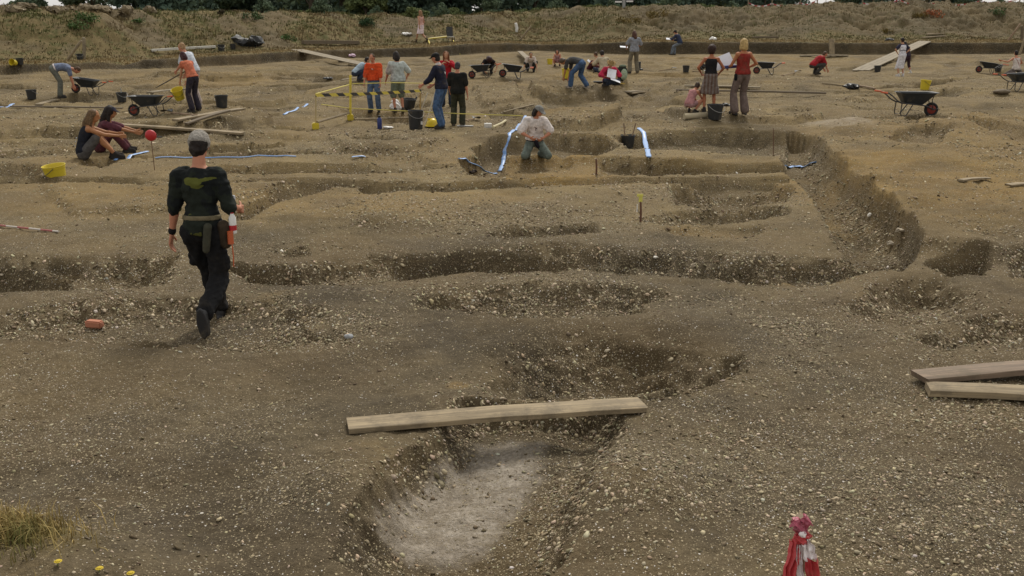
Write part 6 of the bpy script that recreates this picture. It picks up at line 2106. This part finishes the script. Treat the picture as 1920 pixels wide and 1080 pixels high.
# 21
add('greytee', 'person standing, back to the camera, in a grey T-shirt and khaki trousers', 1188, 137, -12, pose(STAND, head=26, hands=[(-.24, .36, 1.04), (.20, .26, 1.06)], elbows=[(-1, -1, -.2), (1, -1, -.2)], feet=[(-.17, 0, .08), (.17, 0, .08)]),
    dict(skin=SKT, wide=1.04, wear=[W('shirt', (.25, .265, .30), sleeve=.8, lo=-.06, infl=.03, flare=.02), W('trousers', (.165, .145, .105), infl=.03, hem=.02), W('hair', mat=hairm((.07, .028, .018)), len=.22), SHOE]), s=1.06)
# 22
add('jacket', 'person in a dark blue jacket and jeans perched on the edge of the baulk', 1266, 103, -58, dict(pelvis=(0, -.28, .72), lean=18, lean2=32, head=34, feet=[(-.14, .18, .08), (.14, .10, .08)], hands=[(-.14, .34, .92), (.16, .18, .86)], elbows=[(-.6, -1, 0), (.6, -1, 0)]),
    dict(skin=SKR, wear=[W('shirt', (.030, .040, .075), sleeve=1.8, infl=.035, lo=-.08, name='jacket'), JEANS(fabric((.16, .19, .23), 'denim', .3)), W('hair', mat=H_DK), W('cap', (.014, .014, .016)), SHOE]), s=1.05)
# 23
add('kneel', 'person kneeling in a pit in a white printed T-shirt and grey cap', 1003, 296, 172, dict(pelvis=(0, -.05, .34), lean=8, lean2=16, head=30, yaw=-42, feet=[(-.15, -.14, .06), (.15, -.14, .06)], toes=[(0, -1, -.1), (0, -1, -.1)], knees=[(-.2, 1, .1), (.25, 1, .1)], hands=[(-.13, .24, .44), (.15, .26, .46)], elbows=[(-1.2, -.4, 0), (1.2, -.4, 0)], curl=(.7, .7)),
    dict(skin=SKR, wear=[W('shirt', (.66, .60, .57), sleeve=.85, lo=.05, infl=.034, wr=.012), W('trousers', (.115, .14, .12), infl=.026, hi=.06), W('hair', mat=H_DK, len=.1), W('cap', (.19, .19, .18)), W('belt', (.014, .012, .018), lo=.02, hi=.09, infl=.032, name='tied_jacket'), W('bag', (.014, .012, .018), at=(.0, .15, .03), d=(-.04, .02, -.10), r=.045, name='pouch'),
        W('patch', (.10, .06, .07), t=.34, side=1, out=.040, dots=[(0, 0, .030), (.035, .03, .02), (-.035, .03, .02), (.01, -.04, .022)], name='shirt_print'), W('eyes', mat=EYE), SHOE]), s=0.92, voxel=.013)
# 24
add('child', 'child crouching low in a pink top beside the woman in the skirt', 1296, 214, 48, pose(CROUCH, lean=18, lean2=40, head=40, hands=[(-.14, .50, .30), (.16, .48, .30)]), dict(skin=SKR, fem=True, wear=[W('shirt', (.42, .20, .20), tank=True, lo=-.04), W('shorts', (.35, .20, .20), len=.5), W('hair', mat=hairm((.06, .04, .028)), vol=1.05), SHOE]), s=0.74, group='archaeologists working on the dig')
# 25
add('skirt', 'person seen from behind in a black vest and brown striped knee length skirt', 1329, 211, 3, pose(STAND, head=12, hands=[(-.24, .16, 1.02), (.24, .16, 1.0)], elbows=[(-1.2, -1, -.1), (1.2, -1, -.1)], feet=[(-.13, .0, .08), (.13, 0, .08)]),
    dict(skin=skin((.34, .125, .06), 'sunburnt_skin'), fem=True, wear=[W('shirt', (.013, .012, .014), tank=True, lo=.08), W('skirt', mat=striped('striped_skirt', (.10, .058, .042), (.155, .125, .11), 0, .09), len=.46, hem=.27, wr=.014), W('belt', (.36, .30, .24), lo=.085, hi=.115, infl=.024), W('hair', mat=hairm((.035, .018, .014)), vol=1.34), SHOE]), s=0.925)
# 26
add('blonde', 'person with blonde hair in a red sleeveless top and taupe trousers', 1388, 215, -20, pose(STAND, head=10, hands=[(-.20, .34, 1.06), (.24, .18, 1.06)], elbows=[(-.6, -1, -.4), (1.0, -1, -.2)], feet=[(-.15, .02, .08), (.12, 0, .08)]),
    dict(skin=skin((.40, .16, .075), 'sunburnt_skin2'), fem=True, wear=[W('shirt', (.22, .026, .020), tank=True, lo=.0, infl=.022), W('trousers', (.155, .115, .10), infl=.024, hem=.035), W('hair', mat=H_BL, len=.12, vol=1.05), W('bag', mat=BLK, at=(-.19, -.02, -.02), d=(0, 0, -.09), r=.045, name='hip_pouch'), SHOE]), s=1.05)
# 27
add('redcrouch', 'person crouching in a red top and dark trousers digging at the right', 1528, 139, 74, pose(CROUCH, pelvis=(0, -.12, .36)), dict(skin=SKR, wear=[W('shirt', (.30, .016, .022), sleeve=.9, lo=-.06, infl=.03), W('trousers', (.05, .047, .042)), W('hair', mat=H_BR), SHOE]), s=1.02)
# 28
add('white', 'person in a long white dress over a dark top with hands on hips', 1688, 143, -14, pose(STAND, lean=4, lean2=8, head=14, hands=[(-.20, .06, 1.02), (.20, .06, 1.04)], elbows=[(-1.5, -.3, 0), (1.5, -.3, 0)]),
    dict(skin=SK, fem=True, wear=[W('shirt', (.025, .025, .05), sleeve=.6, lo=.2), W('dress', (.66, .65, .70), len=.60, hem=.22, infl=.028), W('hair', mat=H_DK), W('shoe', (.5, .48, .46))]), s=0.89)
add('hidden', 'person in dark clothes and white socks mostly hidden behind the white dress', 1699, 137, -30, pose(STAND, lean=10, lean2=24, head=30, hands=[(-.1, .4, .9), (.12, .4, .9)], feet=[(-.10, .12, .08), (.22, -.12, .08)]), dict(skin=SKR, wear=[W('shirt', (.03, .02, .035), sleeve=.8), W('shorts', (.04, .02, .03), len=1.25), W('hair', mat=H_DK), W('shoe', (.6, .58, .56), high=.12)]), s=0.84, dy=.7)
# 29
add('rightedge', 'person kneeling at the right edge, one arm stretched out to a wheelbarrow', 1904, 140, -8, dict(pelvis=(0, 0, .24), lean=6, lean2=14, head=16, feet=[(-.16, -.18, .07), (.16, -.18, .07)], toes=[(0, -1, -.1), (0, -1, -.1)], knees=[(-.4, 1, .1), (.4, 1, .1)], hands=[(-.66, .10, .60), (.20, .34, .40)], elbows=[(-.2, -.4, -1), (1, -.6, 0)]),
    dict(skin=SKR, fem=True, wear=[W('shirt', (.60, .54, .50), tank=True, lo=-.04, infl=.022), W('trousers', (.12, .10, .09)), W('hair', mat=H_DK), W('strap', (.30, .08, .06), name='strap'), SHOE]), s=1.0)
# held sheets and tools
def sheet(c, w, h, rot, mat, name, label, cat, t=.006):
    mb = MB(); mb.box((0, 0, 0), (w, t, h), None, .0)
    o = mb.build(name, mat); o.location = c; o.rotation_euler = rot
    return tag(o, label, cat)
hb = PEOPLE['blonde']['wrist'][0]
sheet(hb + Vector((-.12, .10, .14)), .50, .36, (R(-35), R(-22), R(0)), M_PAPER, 'drawing_sheet', 'large white drawing sheet held by the blonde person', 'sheet')
sheet(hb + Vector((.02, -.02, .03)), .36, .07, (0, R(-4), R(10)), M_BLUE, 'blue_board', 'blue board under the white sheet held by the blonde person', 'board', .22)
hw = (PEOPLE['hat']['wrist'][0] + PEOPLE['hat']['wrist'][1]) / 2
sheet(hw + Vector((.02, -.06, .12)), .30, .36, (R(-40), R(12), 0), M_PAPER, 'drawing_sheet', 'white sheet held up by the person in the pink top and straw hat', 'sheet')
sheet(hw + Vector((.14, -.16, -.10)), .36, .20, (R(-70), R(20), .2), M_PAPER, 'drawing_sheet', 'white sheet lying across the knees of the person in the straw hat', 'sheet')
hm = (PEOPLE['maroon']['wrist'][0] + PEOPLE['maroon']['wrist'][1]) / 2
sheet(hm + Vector((-.02, -.05, .05)), .36, .16, (R(-55), R(35), 0), M_PAPER, 'drawing_sheet', 'white sheet on the lap of the person in maroon', 'sheet')
hg = PEOPLE['greytee']['wrist'][0]
sheet(hg + Vector((-.10, .06, .02)), .34, .26, (R(-78), R(4), 0), M_PAPER, 'clipboard', 'pale clipboard held in front of the person in the grey T-shirt', 'clipboard', .02)
hj = PEOPLE['jacket']['wrist'][0]
sheet(hj + Vector((-.06, -.08, .02)), .34, .26, (R(-68), R(4), 0), M_PAPER, 'clipboard', 'white drawing board held by the person in the dark blue jacket', 'clipboard', .02)
# shovel of the man behind the salmon top
ws = PEOPLE['shoveler']['wrist']
a, b = ws[1] + Vector((.22, 0, .18)), ws[0] + Vector((-.55, -.03, -.42))
o = thing('shovel', 'dark shovel held slanting down by the person behind the salmon top', 'shovel', a)
d = b - a; dn = d.normalized(); sd = dn.cross(Vector((0, 1, 0))).normalized()
mb = MB(); mb.tube([(0, 0, 0), d * .75], .018, 8); mb.build('shaft', W_DARK, o)
mb = MB(); mb.ell(d * .86, (.19, .09, .012), Matrix((dn, Vector((0, 1, 0)), sd)).transposed(), 14, 8); mb.build('blade', M_BLACK, o)
